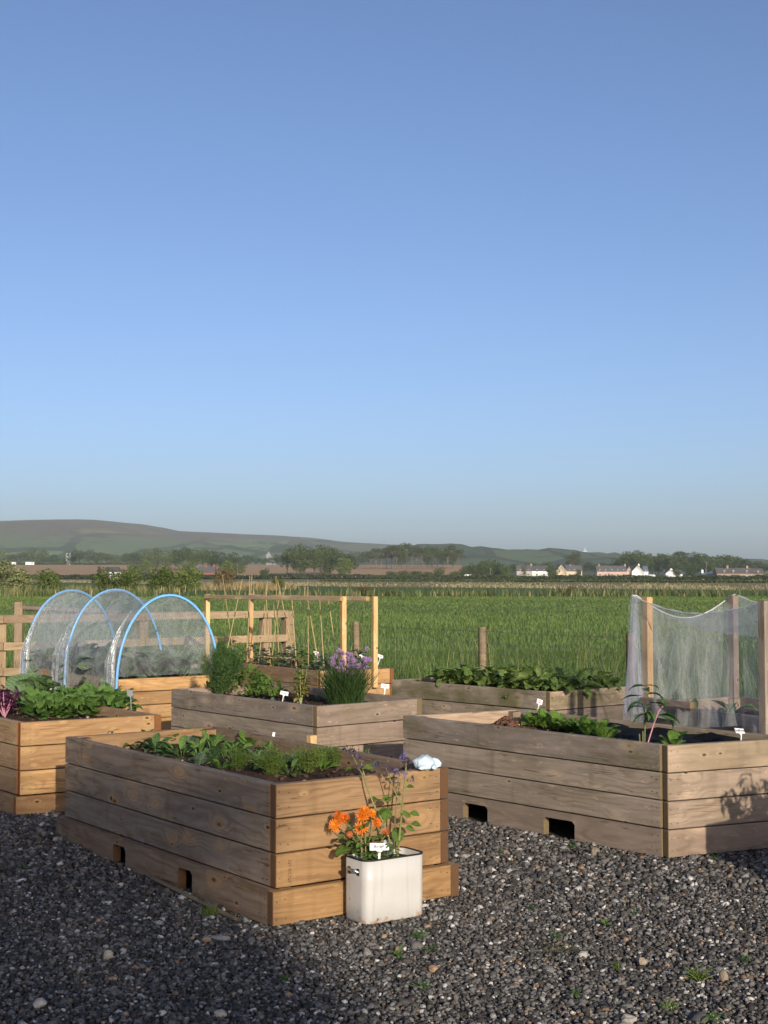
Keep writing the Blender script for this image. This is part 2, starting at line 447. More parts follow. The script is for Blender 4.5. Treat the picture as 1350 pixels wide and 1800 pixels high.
def attr_mat(name, rough=0.85, bump=0.0, bscale=60.0, spec=0.25, mul=None):
    m, t, n, l, p = new_mat(name)
    a = N(n, 'ShaderNodeAttribute', attribute_name='col')
    tc = N(n, 'ShaderNodeTexCoord')
    f = noise_n(t, tc.outputs['Object'], bscale, 4, 0.65)
    c = mix_c(t, 1.0, a.outputs['Color'], ramp_n(t, f, [(0.25, 0.62), (0.75, 1.3)]), 'MULTIPLY')
    l.new(c, p.inputs['Base Color']); p.inputs['Roughness'].default_value = rough; p.inputs['Specular IOR Level'].default_value = spec
    if bump:
        b = N(n, 'ShaderNodeBump'); b.inputs['Strength'].default_value = bump; b.inputs['Distance'].default_value = 0.006
        l.new(f, b.inputs['Height']); l.new(b.outputs[0], p.inputs['Normal'])
    return m
M['stones'] = attr_mat('stones', 0.8, 0.8, 140)
M['grass'] = leaf_mat('grass', (0, 0, 0), trans=0.25, rough=0.55, attr=True, spec=0.25)

def ground_mat(name, a, b, c, s1, s2, stretch=(1, 1, 1), bump=0.3, bdist=0.1):
    m, t, n, l, p = new_mat(name)
    tc = N(n, 'ShaderNodeTexCoord')
    v = map_vec(t, tc.outputs['Object'], stretch)
    f = noise_n(t, v, s1, 6, 0.65); g = noise_n(t, v, s2, 4)
    k = ramp_n(t, f, [(0.3, a), (0.7, b)])
    k = mix_c(t, math_n(t, 'MULTIPLY', math_n(t, 'SUBTRACT', g, 0.45, clamp=True), 3.5, clamp=True), k, c)
    l.new(k, p.inputs['Base Color']); p.inputs['Roughness'].default_value = 0.95; p.inputs['Specular IOR Level'].default_value = 0.1
    bb = N(n, 'ShaderNodeBump'); bb.inputs['Strength'].default_value = bump; bb.inputs['Distance'].default_value = bdist
    l.new(f, bb.inputs['Height']); l.new(bb.outputs[0], p.inputs['Normal'])
    return m
M['gravel_bed'] = ground_mat('gravel_bed', (0.03, 0.027, 0.025), (0.075, 0.067, 0.06), (0.1, 0.085, 0.07), 60, 3, bump=1, bdist=0.02)
M['field'] = ground_mat('field', (0.085, 0.14, 0.032), (0.125, 0.18, 0.05), (0.12, 0.16, 0.05), 0.35, 0.02, (0.25, 1, 1))
M['verge'] = ground_mat('verge', (0.012, 0.022, 0.006), (0.03, 0.05, 0.012), (0.035, 0.045, 0.015), 4, 0.6)
M['pasture'] = ground_mat('pasture', (0.05, 0.09, 0.022), (0.09, 0.13, 0.035), (0.10, 0.12, 0.04), 0.2, 0.02, (0.3, 1, 1))
M['straw_field'] = ground_mat('straw_field', (0.15, 0.135, 0.06), (0.23, 0.19, 0.09), (0.14, 0.15, 0.06), 0.1, 0.012, (0.25, 1, 1))
M['ploughed'] = ground_mat('ploughed', (0.32, 0.205, 0.105), (0.37, 0.245, 0.13), (0.34, 0.22, 0.115), 0.05, 0.01, (0.3, 1, 1))
M['plain_ground'] = ground_mat('plain_ground', (0.05, 0.075, 0.025), (0.085, 0.115, 0.04), (0.10, 0.11, 0.045), 0.02, 0.004)

# ------------------------------------------------------------------ terrain and fields
ORD = ['first', 'second', 'third', 'fourth', 'fifth', 'sixth', 'seventh', 'eighth', 'ninth', 'tenth', 'eleventh', 'twelfth', 'thirteenth', 'fourteenth', 'fifteenth', 'sixteenth', 'seventeenth', 'eighteenth',
       'nineteenth', 'twentieth', 'twenty-first', 'twenty-second', 'twenty-third', 'twenty-fourth', 'twenty-fifth', 'twenty-sixth', 'twenty-seventh', 'twenty-eighth']
def smooth(a, b, x):
    t = min(1, max(0, (x - a) / (b - a))); return t * t * (3 - 2 * t)

def terr(X, Y):
    px = 675 + 2380 * X / max(Y, 1)
    side = 1 - 0.62 * smooth(790, 930, px)
    return side * (12.5 * smooth(600, 1300, Y) + 12 * smooth(1300, 2600, Y))

def sheet(name, x0, x1, ys, dz, mat, nx=24, fan=True, edge=None):
    """field sheet between depths; x0,x1 as slopes X/Y when fan"""
    P = np.zeros((len(ys), nx + 1, 3))
    for i, y in enumerate(ys):
        for j in range(nx + 1):
            s = x0 + (x1 - x0) * j / nx
            yy = y if edge is None else edge(s, i / (len(ys) - 1))
            X = s * yy if fan else s
            P[i, j] = (X, yy, terr(X, yy) + dz)
    o = link(name, grid_mesh(name, P), mat=mat)
    return tag(o, kind='structure')

# one ground sheet to the horizon
rr = [0, 20, 60, 150, 300, 450, 600, 700, 800, 900, 1000, 1150, 1300, 1600, 2000, 2600, 3500, 5000, 9000]
P = np.zeros((len(rr), 97, 3))
for i, r_ in enumerate(rr):
    for j in range(97):
        a = 2 * math.pi * j / 96
        X, Y = r_ * math.sin(a), r_ * math.cos(a)
        z = terr(X, Y) if Y > 0 else 0
        P[i, j] = (X, Y, z - 0.06 - 0.0004 * min(r_, 500))
tag(link('ground', grid_mesh('ground', P), mat=M['plain_ground']), kind='structure')

YARD = [(-9, -14), (9, -14), (9, 9.6), (5, 11.6), (2.44, 13.25), (1.08, 14.7), (-0.3, 15.6), (-1.25, 16.2), (-4.3, 14.2), (-9, 11.4)]
def yard_z(x, y):     # low undulation of the yard, gravel heaped beside the left beds
    return 0.008 * np.sin(x * 2.1 + 1.0) * np.sin(y * 1.7) + 0.055 * np.exp(-((x + 2.0) ** 2 + (y - 7.9) ** 2) / 0.7)
yx = np.linspace(-9, 9, 121)
ymax = np.interp(yx, [-9, -4.3, -1.25, -0.3, 1.08, 2.44, 5, 9], [11.4, 14.2, 16.2, 15.6, 14.7, 13.25, 11.6, 9.6])
ty = np.linspace(0, 1, 161)
P = np.zeros((161, 121, 3))
P[..., 0] = yx[None]; P[..., 1] = -14 + (ymax[None] + 14) * ty[:, None]
P[..., 2] = -0.012 + yard_z(P[..., 0], P[..., 1])
tag(link('gravel_yard', grid_mesh('gravel_yard', P), mat=M['gravel_bed']), kind='structure')

sheet('grass_verge', -12, 14, [9.5, 12, 15, 18, 21], -0.03, M['verge'], fan=False)
sheet('field', -0.75, 0.75, [20, 30, 45, 65, 85, 104], -0.026, M['field'])
def reed_front(px):   # depth of the reed band's near edge along the view
    return np.interp(px, [-800, 0, 360, 680, 1350, 2000], [560, 397, 250, 198, 149, 120])
sheet('pasture', -0.75, 0.75, list(range(2)), -0.022, M['pasture'], nx=40,
      edge=lambda s, t: 103 + t * (reed_front(675 + 2380 * s) - 102))
sheet('straw_field', -0.75, 0.75, list(range(4)), -0.018, M['straw_field'], nx=40,
      edge=lambda s, t: reed_front(675 + 2380 * s) + t * (655 - reed_front(675 + 2380 * s)))
sheet('ploughed_field', -0.34, 0.058, [690, 760, 850, 950, 1050, 1150, 1210], 0.25, M['ploughed'], nx=40)

# hills
def hill_mat(name, low, mid, high, patch, zmid, zhigh, fscale):
    m, t, n, l, p = new_mat(name)
    tc = N(n, 'ShaderNodeTexCoord'); v = tc.outputs['Object']
    s = N(n, 'ShaderNodeSeparateXYZ'); l.new(v, s.inputs[0])
    nz = noise_n(t, v, 0.0035, 6, 0.62)
    fz = noise_n(t, v, 0.02, 5, 0.65)
    hz = math_n(t, 'ADD', s.outputs[2], math_n(t, 'MULTIPLY', math_n(t, 'SUBTRACT', nz, 0.5), 90.0))
    vor = N(n, 'ShaderNodeTexVoronoi'); vor.inputs['Scale'].default_value = fscale
    l.new(map_vec(t, v, (1, 0.35, 0)), vor.inputs['Vector'])
    sep = N(n, 'ShaderNodeSeparateColor'); l.new(vor.outputs['Color'], sep.inputs[0])
    fieldc = ramp_n(t, sep.outputs[0], [(0.0, low), (0.45, tuple(x * 1.3 for x in low)), (0.7, mid), (0.93, patch)], 'CONSTANT')
    ve = N(n, 'ShaderNodeTexVoronoi', feature='DISTANCE_TO_EDGE'); ve.inputs['Scale'].default_value = fscale
    l.new(map_vec(t, v, (1, 0.35, 0)), ve.inputs['Vector'])
    hedge = math_n(t, 'LESS_THAN', ve.outputs['Distance'], 0.05)
    fieldc = mix_c(t, hedge, fieldc, tuple(x * 0.45 for x in low))
    upper = ramp_n(t, nz, [(0.35, mid), (0.6, high)])
    upper = mix_c(t, math_n(t, 'MULTIPLY', math_n(t, 'SUBTRACT', fz, 0.5, clamp=True), 2.5, clamp=True), upper, tuple(x * 0.6 for x in high))
    k = math_n(t, 'DIVIDE', math_n(t, 'SUBTRACT', hz, zmid), zhigh - zmid, clamp=True)
    c = mix_c(t, k, fieldc, upper)
    wood = math_n(t, 'MULTIPLY', math_n(t, 'SUBTRACT', noise_n(t, map_vec(t, v, (1, 0.5, 1)), 0.008, 5, 0.7), 0.54, clamp=True), 14.0, clamp=True)
    c = mix_c(t, math_n(t, 'MULTIPLY', wood, math_n(t, 'SUBTRACT', 1.0, math_n(t, 'MULTIPLY', k, 0.9))), c, (0.028, 0.045, 0.02))
    l.new(c, p.inputs['Base Color']); p.inputs['Roughness'].default_value = 1.0; p.inputs['Specular IOR Level'].default_value = 0.0
    b = N(n, 'ShaderNodeBump'); b.inputs['Strength'].default_value = 0.6; b.inputs['Distance'].default_value = 12
    l.new(fz, b.inputs['Height']); l.new(b.outputs[0], p.inputs['Normal'])
    return m

def ridge(name, Y0, Yr, Y1, prof, mat, rough, nx=170, ny=34, fine=0.0):
    xs = np.linspace(-2.0 * 675, 2.6 * 1350, nx)
    P = np.zeros((ny, nx, 3))
    for i in range(ny):
        t = i / (ny - 1)
        Y = Y0 + (Y1 - Y0) * t
        for j, px in enumerate(xs):
            X = (px - 675) / 2380 * Yr
            zr = Yr * (1014 - np.interp(px, [a for a, b in prof], [b for a, b in prof])) / 2380 + CAM_H
            k = smooth(Y0, Yr, Y) if Y <= Yr else 1 - 0.7 * smooth(Yr, Y1, Y)
            k = k ** 0.9
            z = 6 + (zr - 6) * k
            nn = mnoise.fractal(Vector((X * 0.0016, Y * 0.0016, 3.1)), 0.9, 2.1, 5)
            z += nn * rough * (1 - abs(2 * k - 1) ** 2 * 0.75) * min(1, 4 * k)
            if fine: z += fine * max(0, mnoise.noise(Vector((X * 0.03, Y * 0.03, 1.7))) + 0.15) * min(1, 6 * k)
            P[i, j] = (X, Y, z)
    return tag(link(name, grid_mesh(name, P), mat=mat), kind='structure')

MOOR = [(-1400, 960), (-400, 938), (-150, 924), (0, 919), (100, 917), (200, 918), (270, 925), (320, 936), (400, 939), (450, 941),
        (560, 947), (610, 955), (660, 958), (760, 964), (900, 972), (1100, 982), (1350, 994), (1700, 1002), (4000, 1008)]
WOODED = [(-1400, 1006), (560, 1002), (640, 990), (690, 972), (730, 961), (760, 957.5), (800, 960), (830, 964), (870, 968), (930, 968.5), (965, 966.5),
          (1010, 972), (1080, 976), (1150, 980), (1330, 986), (1400, 990), (1700, 1000), (4000, 1006)]
M['moor'] = hill_mat('moor', (0.10, 0.135, 0.055), (0.115, 0.12, 0.065), (0.118, 0.098, 0.074), (0.34, 0.27, 0.15), 75, 125, 0.0042)
M['wooded'] = hill_mat('wooded', (0.06, 0.085, 0.034), (0.045, 0.065, 0.028), (0.05, 0.07, 0.03), (0.13, 0.15, 0.06), 30, 200, 0.006)
ridge('moor_hill', 2300, 4200, 5600, MOOR, M['moor'], 26)
ridge('wooded_hill', 2100, 2900, 3600, WOODED, M['wooded'], 10, nx=260, fine=9)

# ------------------------------------------------------------------ raised beds
T_B = 0.045
BEDS = {}
def board_mesh(name, L, h, t, notches=None):
    if not notches:
        return box_mesh(name, (0, -t / 2, 0.0032), (L, t / 2, h - 0.0032), 0.003)
    prof = [(0, 0)]
    for a, b, top in notches:
        prof += [(a, 0), (a, top - 0.02), (a + 0.012, top), (b - 0.018, top), (b, top - 0.018), (b, 0)]
    prof += [(L, 0), (L, h - 0.003), (0, h - 0.003)]
    bm = bmesh.new()
    f = bm.faces.new([bm.verts.new((x, -t / 2, z)) for x, z in prof])
    r = bmesh.ops.extrude_face_region(bm, geom=[f])
    bmesh.ops.translate(bm, vec=(0, t, 0), verts=[v for v in r['geom'] if isinstance(v, bmesh.types.BMVert)])
    bmesh.ops.triangulate(bm, faces=[f for f in bm.faces if len(f.verts) > 4])
    bmesh.ops.recalc_face_normals(bm, faces=bm.faces)
    return bm_mesh(name, bm)

def bed(key, F, Rr, L, K=None, label='', mat='wood_old', weather=(0.6, 0.9, 0.6, 0.6), algae=0.0, outset=0.0, nlev=4, H=0.6,
        notch=None, soil_z=0.525, z0=0.0, screws=True):
    F, Rr, L = Vector(F), Vector(Rr), Vector(L)
    K = Vector(K) if K else Rr + L - F
    root = empty('raised_bed', (F.x, F.y, z0), 0, label, 'raised bed', 'timber raised beds')
    cs = [F, Rr, K, L]
    cen = (F + Rr + K + L) / 4
    hb = H / nlev
    scr = bmesh.new()
    for s in range(4):
        a, b = cs[s], cs[(s + 1) % 4]
        d = (b - a); ln = d.length; d = d / ln
        nin = Vector((-d.y, d.x))
        ang = math.atan2(d.y, d.x)
        for k in range(nlev):
            base = (k == 0)
            o_ = outset if base else 0.0
            st = a - d * o_ - nin * o_
            L_ = ln - T_B + o_ * 2 - 0.001
            nts = notch if (base and s in (1, 3) and notch) else None
            me = board_mesh('board', L_, hb, T_B, nts)
            ob = link('board', me, root, M[mat])
            jit = random.uniform(-0.0018, 0.0018)
            c = st + nin * (T_B / 2 + jit)
            ob.location = (c.x - F.x, c.y - F.y, k * hb)
            ob.rotation_euler = (random.uniform(-.004, .004), random.uniform(-.0008, .0008), ang)
            ob['weather'] = max(0.0, min(1.0, weather[s] + random.uniform(-0.15, 0.15) - (0.25 if base else 0)))
            ob['algae'] = algae * random.uniform(0.5, 1.0) * (1.0 if k == nlev - 1 else 0.45)
            if screws:
                for e, off in ((0, 0.02), (0, 0.065), (1, 0.022), (1, 0.06)):
                    for zz in (0.25, 0.75):
                        x = (off if e == 0 else L_ - off) + random.uniform(-.004, .004)
                        q = st + d * x - nin * 0.0008
                        mm = Matrix.Translation((q.x - F.x, q.y - F.y, k * hb + hb * zz + random.uniform(-.01, .01))) @ Matrix.Rotation(ang, 4, 'Z') @ Matrix.Rotation(math.pi / 2, 4, 'X')
                        bmesh.ops.create_cone(scr, cap_ends=True, segments=6, radius1=0.0026, radius2=0.0026, depth=0.004, matrix=mm)
    if screws:
        tag(link('screw_heads', bm_mesh('screw_heads', scr), root, M['screw']), kind='stuff')
    # inner corner posts
    for s in range(4):
        c = cs[s]; pin = (cen - c).normalized()
        pa = (cs[(s + 1) % 4] - c).normalized(); pb = (cs[s - 1] - c).normalized()
        q = c + (pa + pb) * (T_B + 0.034)
        me = box_mesh('corner_post', (0, -0.032, -0.032), (H - 0.012, 0.032, 0.032), 0.003)
        po = link('corner_post', me, root, M[mat]); po['weather'] = 0.25; po['algae'] = algae * 0.5
        ang = math.atan2(pa.y, pa.x)
        po.matrix_local = Matrix.Translation((q.x - F.x, q.y - F.y, 0.004)) @ Matrix.Rotation(ang, 4, 'Z') @ Matrix.Rotation(-math.pi / 2, 4, 'Y')
    # soil
    n = 36
    Pp = np.zeros((n + 1, n + 1, 3))
    ins = 0.03
    for i in range(n + 1):
        for j in range(n + 1):
            u = ins + (1 - 2 * ins) * i / n; v = ins / 2.2 + (1 - ins / 1.1) * j / n
            p = F * (1 - u) * (1 - v) + Rr * u * (1 - v) + K * u * v + L * (1 - u) * v
            z = soil_z + 0.022 * mnoise.noise(Vector((p.x * 5, p.y * 5, 2))) + 0.014 * mnoise.noise(Vector((p.x * 19, p.y * 19, 5)))
            Pp[i, j] = (p.x - F.x, p.y - F.y, z)
    so_ = link('soil', grid_mesh('soil', Pp, smooth=False), root, M['soil'])
    # clods on the soil
    N_ = 260
    u = rng.uniform(0.07, 0.93, N_); v = rng.uniform(0.04, 0.96, N_)
    Fn, Rn, Kn, Ln = [np.array(q[:]) for q in (F, Rr, K, L)]
    xy = Fn * ((1 - u) * (1 - v))[:, None] + Rn * (u * (1 - v))[:, None] + Kn * (u * v)[:, None] + Ln * ((1 - u) * v)[:, None]
    Vs, Ts, Cs = stones_np(np.column_stack([xy - Fn, np.full(N_, soil_z + 0.006)]), rng.uniform(0.005, 0.017, N_), dirt=True)
    tag(link('soil_clods', tri_mesh('soil_clods', Vs, Ts, Cs), root, M['stones']), kind='stuff')
    BEDS[key] = dict(F=F, R=Rr, L=L, K=K, soil=soil_z + z0, root=root)
    return root

ICO_V = None
def stones_np(c, r, dirt=False, flat=(0.45, 0.85)):
    global ICO_V, ICO_T
    if ICO_V is None:
        bm = bmesh.new(); bmesh.ops.create_icosphere(bm, subdivisions=1, radius=1)
        ICO_V = np.array([v.co[:] for v in bm.verts]); ICO_T = np.array([[v.index for v in f.verts] for f in bm.faces]); bm.free()
    n = len(c); m = len(ICO_V)
    V = ICO_V[None] * (1 + rng.uniform(-0.36, 0.36, (n, m, 1)))
    sc = np.stack([rng.uniform(0.75, 1.3, n), rng.uniform(0.6, 1.05, n), rng.uniform(*flat, n)], 1)
    V = V * sc[:, None] * r[:, None, None]
    # random rotations: tilt then spin
    a = rng.normal(0, 0.35, n); b = rng.normal(0, 0.35, n); g = rng.uniform(0, 2 * math.pi, n)
    def rot(V, ang, i, j):
        co, si = np.cos(ang)[:, None], np.sin(ang)[:, None]
        x, y = V[..., i].copy(), V[..., j].copy()
        V[..., i] = x * co - y * si; V[..., j] = x * si + y * co
    rot(V, a, 1, 2); rot(V, b, 0, 2); rot(V, g, 0, 1)
    V = V + c[:, None]
    T = (np.arange(n)[:, None, None] * m + ICO_T[None]).reshape(-1, 3)
    k = rng.random(n)
    base = np.empty((n, 3))
    if dirt:
        s = rng.uniform(0.02, 0.085, n); base[:] = s[:, None] * np.array([1, 0.64, 0.42])
        base[k > 0.97] = (0.28, 0.24, 0.2)
    else:
        s = 0.032 + 0.11 * rng.random(n) ** 1.5; base[:] = s[:, None] * np.array([1.07, 1.0, 0.92])
        s2 = rng.uniform(0.10, 0.22, n); mm = k > 0.83; base[mm] = (s2[:, None] * np.array([1, 0.97, 0.92]))[mm]
        s3 = rng.uniform(0.26, 0.52, n); mm = k > 0.945; base[mm] = (s3[:, None] * np.array([1, 0.95, 0.87]))[mm]
        mm = k < 0.035; base[mm] = (s3[:, None] * np.array([0.55, 0.38, 0.25]))[mm]
    return V.reshape(-1, 3), T, np.repeat(base, m, 0)

bed('A', (-0.469, 5.925), (0.305, 6.471), (-1.802, 7.711), label='warm brown timber raised bed in the foreground, white tin against its end',
    mat='wood_tan', weather=(0.15, 0.5, 0.1, 1.0), outset=0.034, notch=[(0.73, 0.875, 0.112), (1.44, 1.58, 0.112)], soil_z=0.515)
bed('B', (1.516, 7.296), (2.345, 7.66), (0.122, 8.878), (0.90, 9.30), label='weathered raised bed at right foreground with leafy seedlings and black liner',
    weather=(0.5, 0.6, 0.15, 0.95), algae=0.55, notch=[(0.555, 0.765, 0.105), (1.22, 1.455, 0.105)], soil_z=0.505)
bed('C', (-0.468, 9.501), (0.283, 10.123), (-1.715, 10.969), label='weathered raised bed in the middle holding fennel and flowering chives',
    weather=(0.45, 0.7, 0.3, 0.95), algae=0.4, soil_z=0.53)
bed('D', (-2.249, 8.429), (-1.456, 8.915), (-3.60, 10.10), label='orange brown raised bed at the left edge with purple and green leaf crops',
    mat='wood_new', weather=(0.05, 0.5, 0.1, 0.6), outset=0.034, soil_z=0.53)
bed('E', (-2.338, 11.97), (-1.56, 12.51), (-3.63, 13.69), label='raised bed under the blue hooped plastic tunnel', mat='wood_new',
    weather=(0.05, 0.4, 0.1, 0.45), nlev=5, soil_z=0.53)
bed('F', (-0.612, 13.055), (0.10, 13.42), (-1.97, 14.85), label='far raised bed below the timber bean frame', mat='wood_new',
    weather=(0.05, 0.4, 0.1, 0.45), soil_z=0.54)
bed('H', (1.302, 10.671), (2.047, 11.254), (0.065, 11.97), (0.78, 12.58), label='weathered raised bed of beetroot in front of the wire fence',
    weather=(0.5, 0.7, 0.2, 0.9), algae=1.0, soil_z=0.54)
bed('I', (2.89, 7.97), (3.72, 8.46), (1.831, 9.846), label='weathered raised bed under white crop netting at the right',
    weather=(0.6, 0.7, 0.5, 0.9), algae=0.5, soil_z=0.5)
bed('G', (3.40, 4.40), (4.17, 4.96), (2.14, 6.08), label='raised bed just outside the right edge with a tall bushy crop', weather=(0.6, 0.7, 0.5, 0.8))

def inbed(key, u, v, dz=0.0):
    b = BEDS[key]
    p = b['F'] * (1 - u) * (1 - v) + b['R'] * u * (1 - v) + b['K'] * u * v + b['L'] * (1 - u) * v
    return Vector((p.x, p.y, b['soil'] + dz))

def pip(x, y, poly):
    ins = np.zeros(len(x), bool)
    for i in range(len(poly)):
        x1, y1 = poly[i]; x2, y2 = poly[(i + 1) % len(poly)]
        c = ((y1 > y) != (y2 > y)) & (x < (x2 - x1) * (y - y1) / (y2 - y1 + 1e-12) + x1)
        ins ^= c
    return ins

# ------------------------------------------------------------------ gravel
def gravel(x0, x1, y0, y1, sp):
    gx, gy = np.meshgrid(np.arange(x0, x1, sp), np.arange(y0, y1, sp))
    x = gx.ravel() + rng.uniform(-.6, .6, gx.size) * sp; y = gy.ravel() + rng.uniform(-.6, .6, gx.size) * sp
    return x, y
X1, Y1 = gravel(-2.05, 2.2, 4.3, 6.6, 0.0148)
X2, Y2 = gravel(-3.3, 3.2, 6.6, 9.4, 0.0210)
X3, Y3 = gravel(-5, 5.5, 2.5, 12, 0.085)
m3 = ~(((X3 > -2.1) & (X3 < 2.25) & (Y3 > 4.25) & (Y3 < 6.66)) | ((X3 > -3.35) & (X3 < 3.25) & (Y3 > 6.54) & (Y3 < 9.45)))
X3, Y3 = X3[m3], Y3[m3]
gxs = np.concatenate([X1, X2, X3]); gys = np.concatenate([Y1, Y2, Y3])
grs = np.concatenate([np.full(len(X1), .0096), np.full(len(X2), .0134), np.full(len(X3), .046)])
big = rng.random(len(grs))
grs = grs * np.exp(rng.normal(-0.05, 0.3, len(grs))) * np.where(big > 0.988, 1.7, 1.0)
keep = pip(gxs, gys, YARD)
for k_, b in BEDS.items():
    c = (b['F'] + b['R'] + b['K'] + b['L']) / 4
    poly = [tuple(c + (q - c) * 0.985) for q in (b['F'], b['R'], b['K'], b['L'])]
    keep &= ~pip(gxs, gys, poly)
gxs, gys, grs = gxs[keep], gys[keep], grs[keep]
gz = -0.008 + rng.uniform(-0.004, 0.009, len(gxs))
gz += yard_z(gxs, gys)
Vs, Ts, Cs = stones_np(np.column_stack([gxs, gys, gz]), grs)
tag(link('gravel', tri_mesh('gravel', Vs, Ts, Cs), mat=M['stones']), 'loose dark grey gravel with scattered pale chips over the yard', 'gravel', kind='stuff')

# larger single stones
def pebble(px, py, size, col, label, squash=0.6, tilt=0.0, name='stone'):
    bm = bmesh.new(); bmesh.ops.create_icosphere(bm, subdivisions=2, radius=1)
    sd = random.uniform(0, 50)
    for v in bm.verts:
        k = 1 + 0.42 * mnoise.noise(v.co * 1.3 + Vector((sd, 0, 0))) + 0.22 * mnoise.noise(v.co * 3.3 + Vector((sd, 0, 0)))
        v.co = Vector((v.co.x * k * size[0], v.co.y * k * size[1], v.co.z * k * size[2]))
    me = bm_mesh(name, bm, False)
    m = M.setdefault('peb%.2f%.2f' % col[:2], plain('pebble_stone', tuple(c_ * .8 for c_ in col), 0.85, 0.25, 40, bump=0.4))
    o = link(name, me, None, m)
    o.scale = (.78, .78, .78)
    p = on_plane(px, py, 0); o.location = (p.x, p.y, size[2] * 0.38)
    o.rotation_euler = (tilt, 0, random.uniform(-.5, .5))
    tag(o, label, 'stone', 'larger stones lying in the gravel')
pebble(1272, 1722, (.022, .02, .034), (0.34, 0.28, 0.2), 'upright egg-shaped tan stone at the right of the gravel')
pebble(1105, 1798, (.032, .025, .022), (0.3, 0.28, 0.24), 'pale grey stone at the bottom edge of the gravel')
pebble(390, 1652, (.055, .022, .016), (0.22, 0.21, 0.2), 'flat grey stone chip lying left of the white tin')
pebble(362, 1654, (.024, .022, .02), (0.26, 0.19, 0.13), 'round brown pebble touching the flat grey chip')
pebble(1046, 1503, (.04, .03, .035), (0.2, 0.17, 0.13), 'brown stone against the right bed\'s base near its corner')
pebble(1022, 1528, (.026, .02, .016), (0.3, 0.16, 0.09), 'small rusty orange stone in front of the right bed')
pebble(645, 1680, (.026, .024, .026), (0.24, 0.22, 0.19), 'rounded grey stone in front of the white tin')
pebble(762, 1707, (.024, .02, .018), (0.32, 0.21, 0.12), 'tan orange stone right of the weeds below the tin')
pebble(1168, 1582, (.034, .024, .02), (0.17, 0.16, 0.14), 'greyish brown stone in the middle of the right gravel')
pebble(190, 1684, (.026, .02, .028), (0.3, 0.27, 0.22), 'pale broken stone in the shaded left gravel')
pebble(70, 1768, (.03, .024, .02), (0.42, 0.38, 0.32), 'cream stone near the bottom left corner')
pebble(387, 1786, (.03, .024, .02), (0.4, 0.37, 0.3), 'cream stone at the bottom edge left of centre')
pebble(1130, 1695, (.024, .02, .02), (0.33, 0.26, 0.19), 'beige stone left of the grassy tuft in the right gravel')

# thin batten lying along the foreground bed's base
pa_, pb_ = on_plane(268, 1549, 0.012), on_plane(415, 1622, 0.012)
L_ = (pb_ - pa_).length
o = link('batten', box_mesh('batten', (0, -0.009, -0.006), (L_, 0.009, 0.006), 0.002), None, M['wood_post'])
o.location = pa_ + Vector((0, 0, 0.016)); o.rotation_euler = (0, 0.0, math.atan2(pb_.y - pa_.y, pb_.x - pa_.x)); o['weather'] = 0.6
tag(o, 'thin weathered batten on the gravel along the foreground bed\'s base', 'batten')

# blue plastic thing under the foreground bed, showing through its left opening
bm = bmesh.new(); bmesh.ops.create_icosphere(bm, subdivisions=3, radius=1)
for v in bm.verts:
    k = 1 + 0.25 * mnoise.noise(v.co * 2.2) + 0.12 * mnoise.noise(v.co * 6)
    v.co = Vector((v.co.x * k * 0.14, v.co.y * k * 0.12, v.co.z * k * 0.06))
o = link('plastic_bag', bm_mesh('plastic_bag', bm), None, M['blue_plastic'])
p = on_plane(214, 1508, 0); o.location = (p.x + 0.0, p.y + 0.185, 0.06)
tag(o, 'crumpled blue plastic bag under the foreground bed, seen through its base opening', 'bag')

# ------------------------------------------------------------------ plant builders
def leaf_mesh(kind='ovate', width=0.5, arch=0.9, fold=0.35, wave=0.06, segs=6, seed=0, stalk=0.15):
    """unit leaf along +X, curling down at the tip"""
    rs = random.Random(seed)
    V, T = [], []
    x = z = 0.0; ang = 0.0
    st = 1.0 / segs
    for i in range(segs + 1):
        t = i / segs
        tt = max(0.0, (t - stalk) / (1 - stalk))
        if kind == 'lance': wd = math.sin(math.pi * tt ** 0.75) ** 0.9
        elif kind == 'round': wd = math.sin(math.pi * min(1, tt * 0.97 + 0.03)) ** 0.55
        elif kind == 'spoon': wd = math.sin(math.pi * tt ** 1.5) ** 0.8
        elif kind == 'lobed': wd = math.sin(math.pi * tt ** 0.8) ** 0.7 * (1.15 if i % 2 else 0.72)
        else: wd = math.sin(math.pi * tt ** 0.85) ** 0.8
        wd = max(0.05 if t < 0.98 else 0.01, wd) * width * 0.5
        wz = fold * wd
        for sgn in (-1, 0, 1):
            k = wave * rs.uniform(-1, 1) * (abs(sgn))
            V.append((x - math.sin(ang) * (wz if sgn else 0), sgn * wd, z + math.cos(ang) * (wz if sgn else 0) + k * wd * 4))
        ang = -arch * (t + 0.5 / segs) ** 1.4
        x += math.cos(ang) * st; z += math.sin(ang) * st
    for i in range(segs):
        a = 3 * i
        for q in (0, 1):
            T += [(a + q, a + q + 3, a + q + 4), (a + q, a + q + 4, a + q + 1)]
    return tri_mesh('leaf', np.array(V), np.array(T), smooth=True)

LEAVES = {}
def leaves(key, mat, n=3, **kw):
    L = []
    for i in range(n):
        k2 = dict(kw); k2['arch'] = kw.get('arch', 0.9) * (0.7 + 0.3 * i)
        me = leaf_mesh(seed=i + len(LEAVES) * 7, **k2); me.materials.append(M[mat]); L.append(me)
    LEAVES[key] = L
leaves('spinach', 'leaf_spinach', width=0.5, arch=0.8, kind='spoon', fold=0.3)
leaves('radish', 'leaf_mid', width=0.72, arch=0.9, kind='round', fold=0.25, wave=0.09)
leaves('kale', 'leaf_dark', width=0.36, arch=0.8, kind='ovate', wave=0.07)
leaves('long', 'leaf_mid', width=0.3, arch=1.0, kind='spoon', fold=0.45)
leaves('cabbage', 'leaf_cabbage', width=0.95, arch=0.7, kind='round', fold=0.3, wave=0.10, segs=8)
leaves('brassica', 'leaf_blue', width=0.6, arch=1.0, kind='round', fold=0.4, wave=0.16, n=4, segs=7)
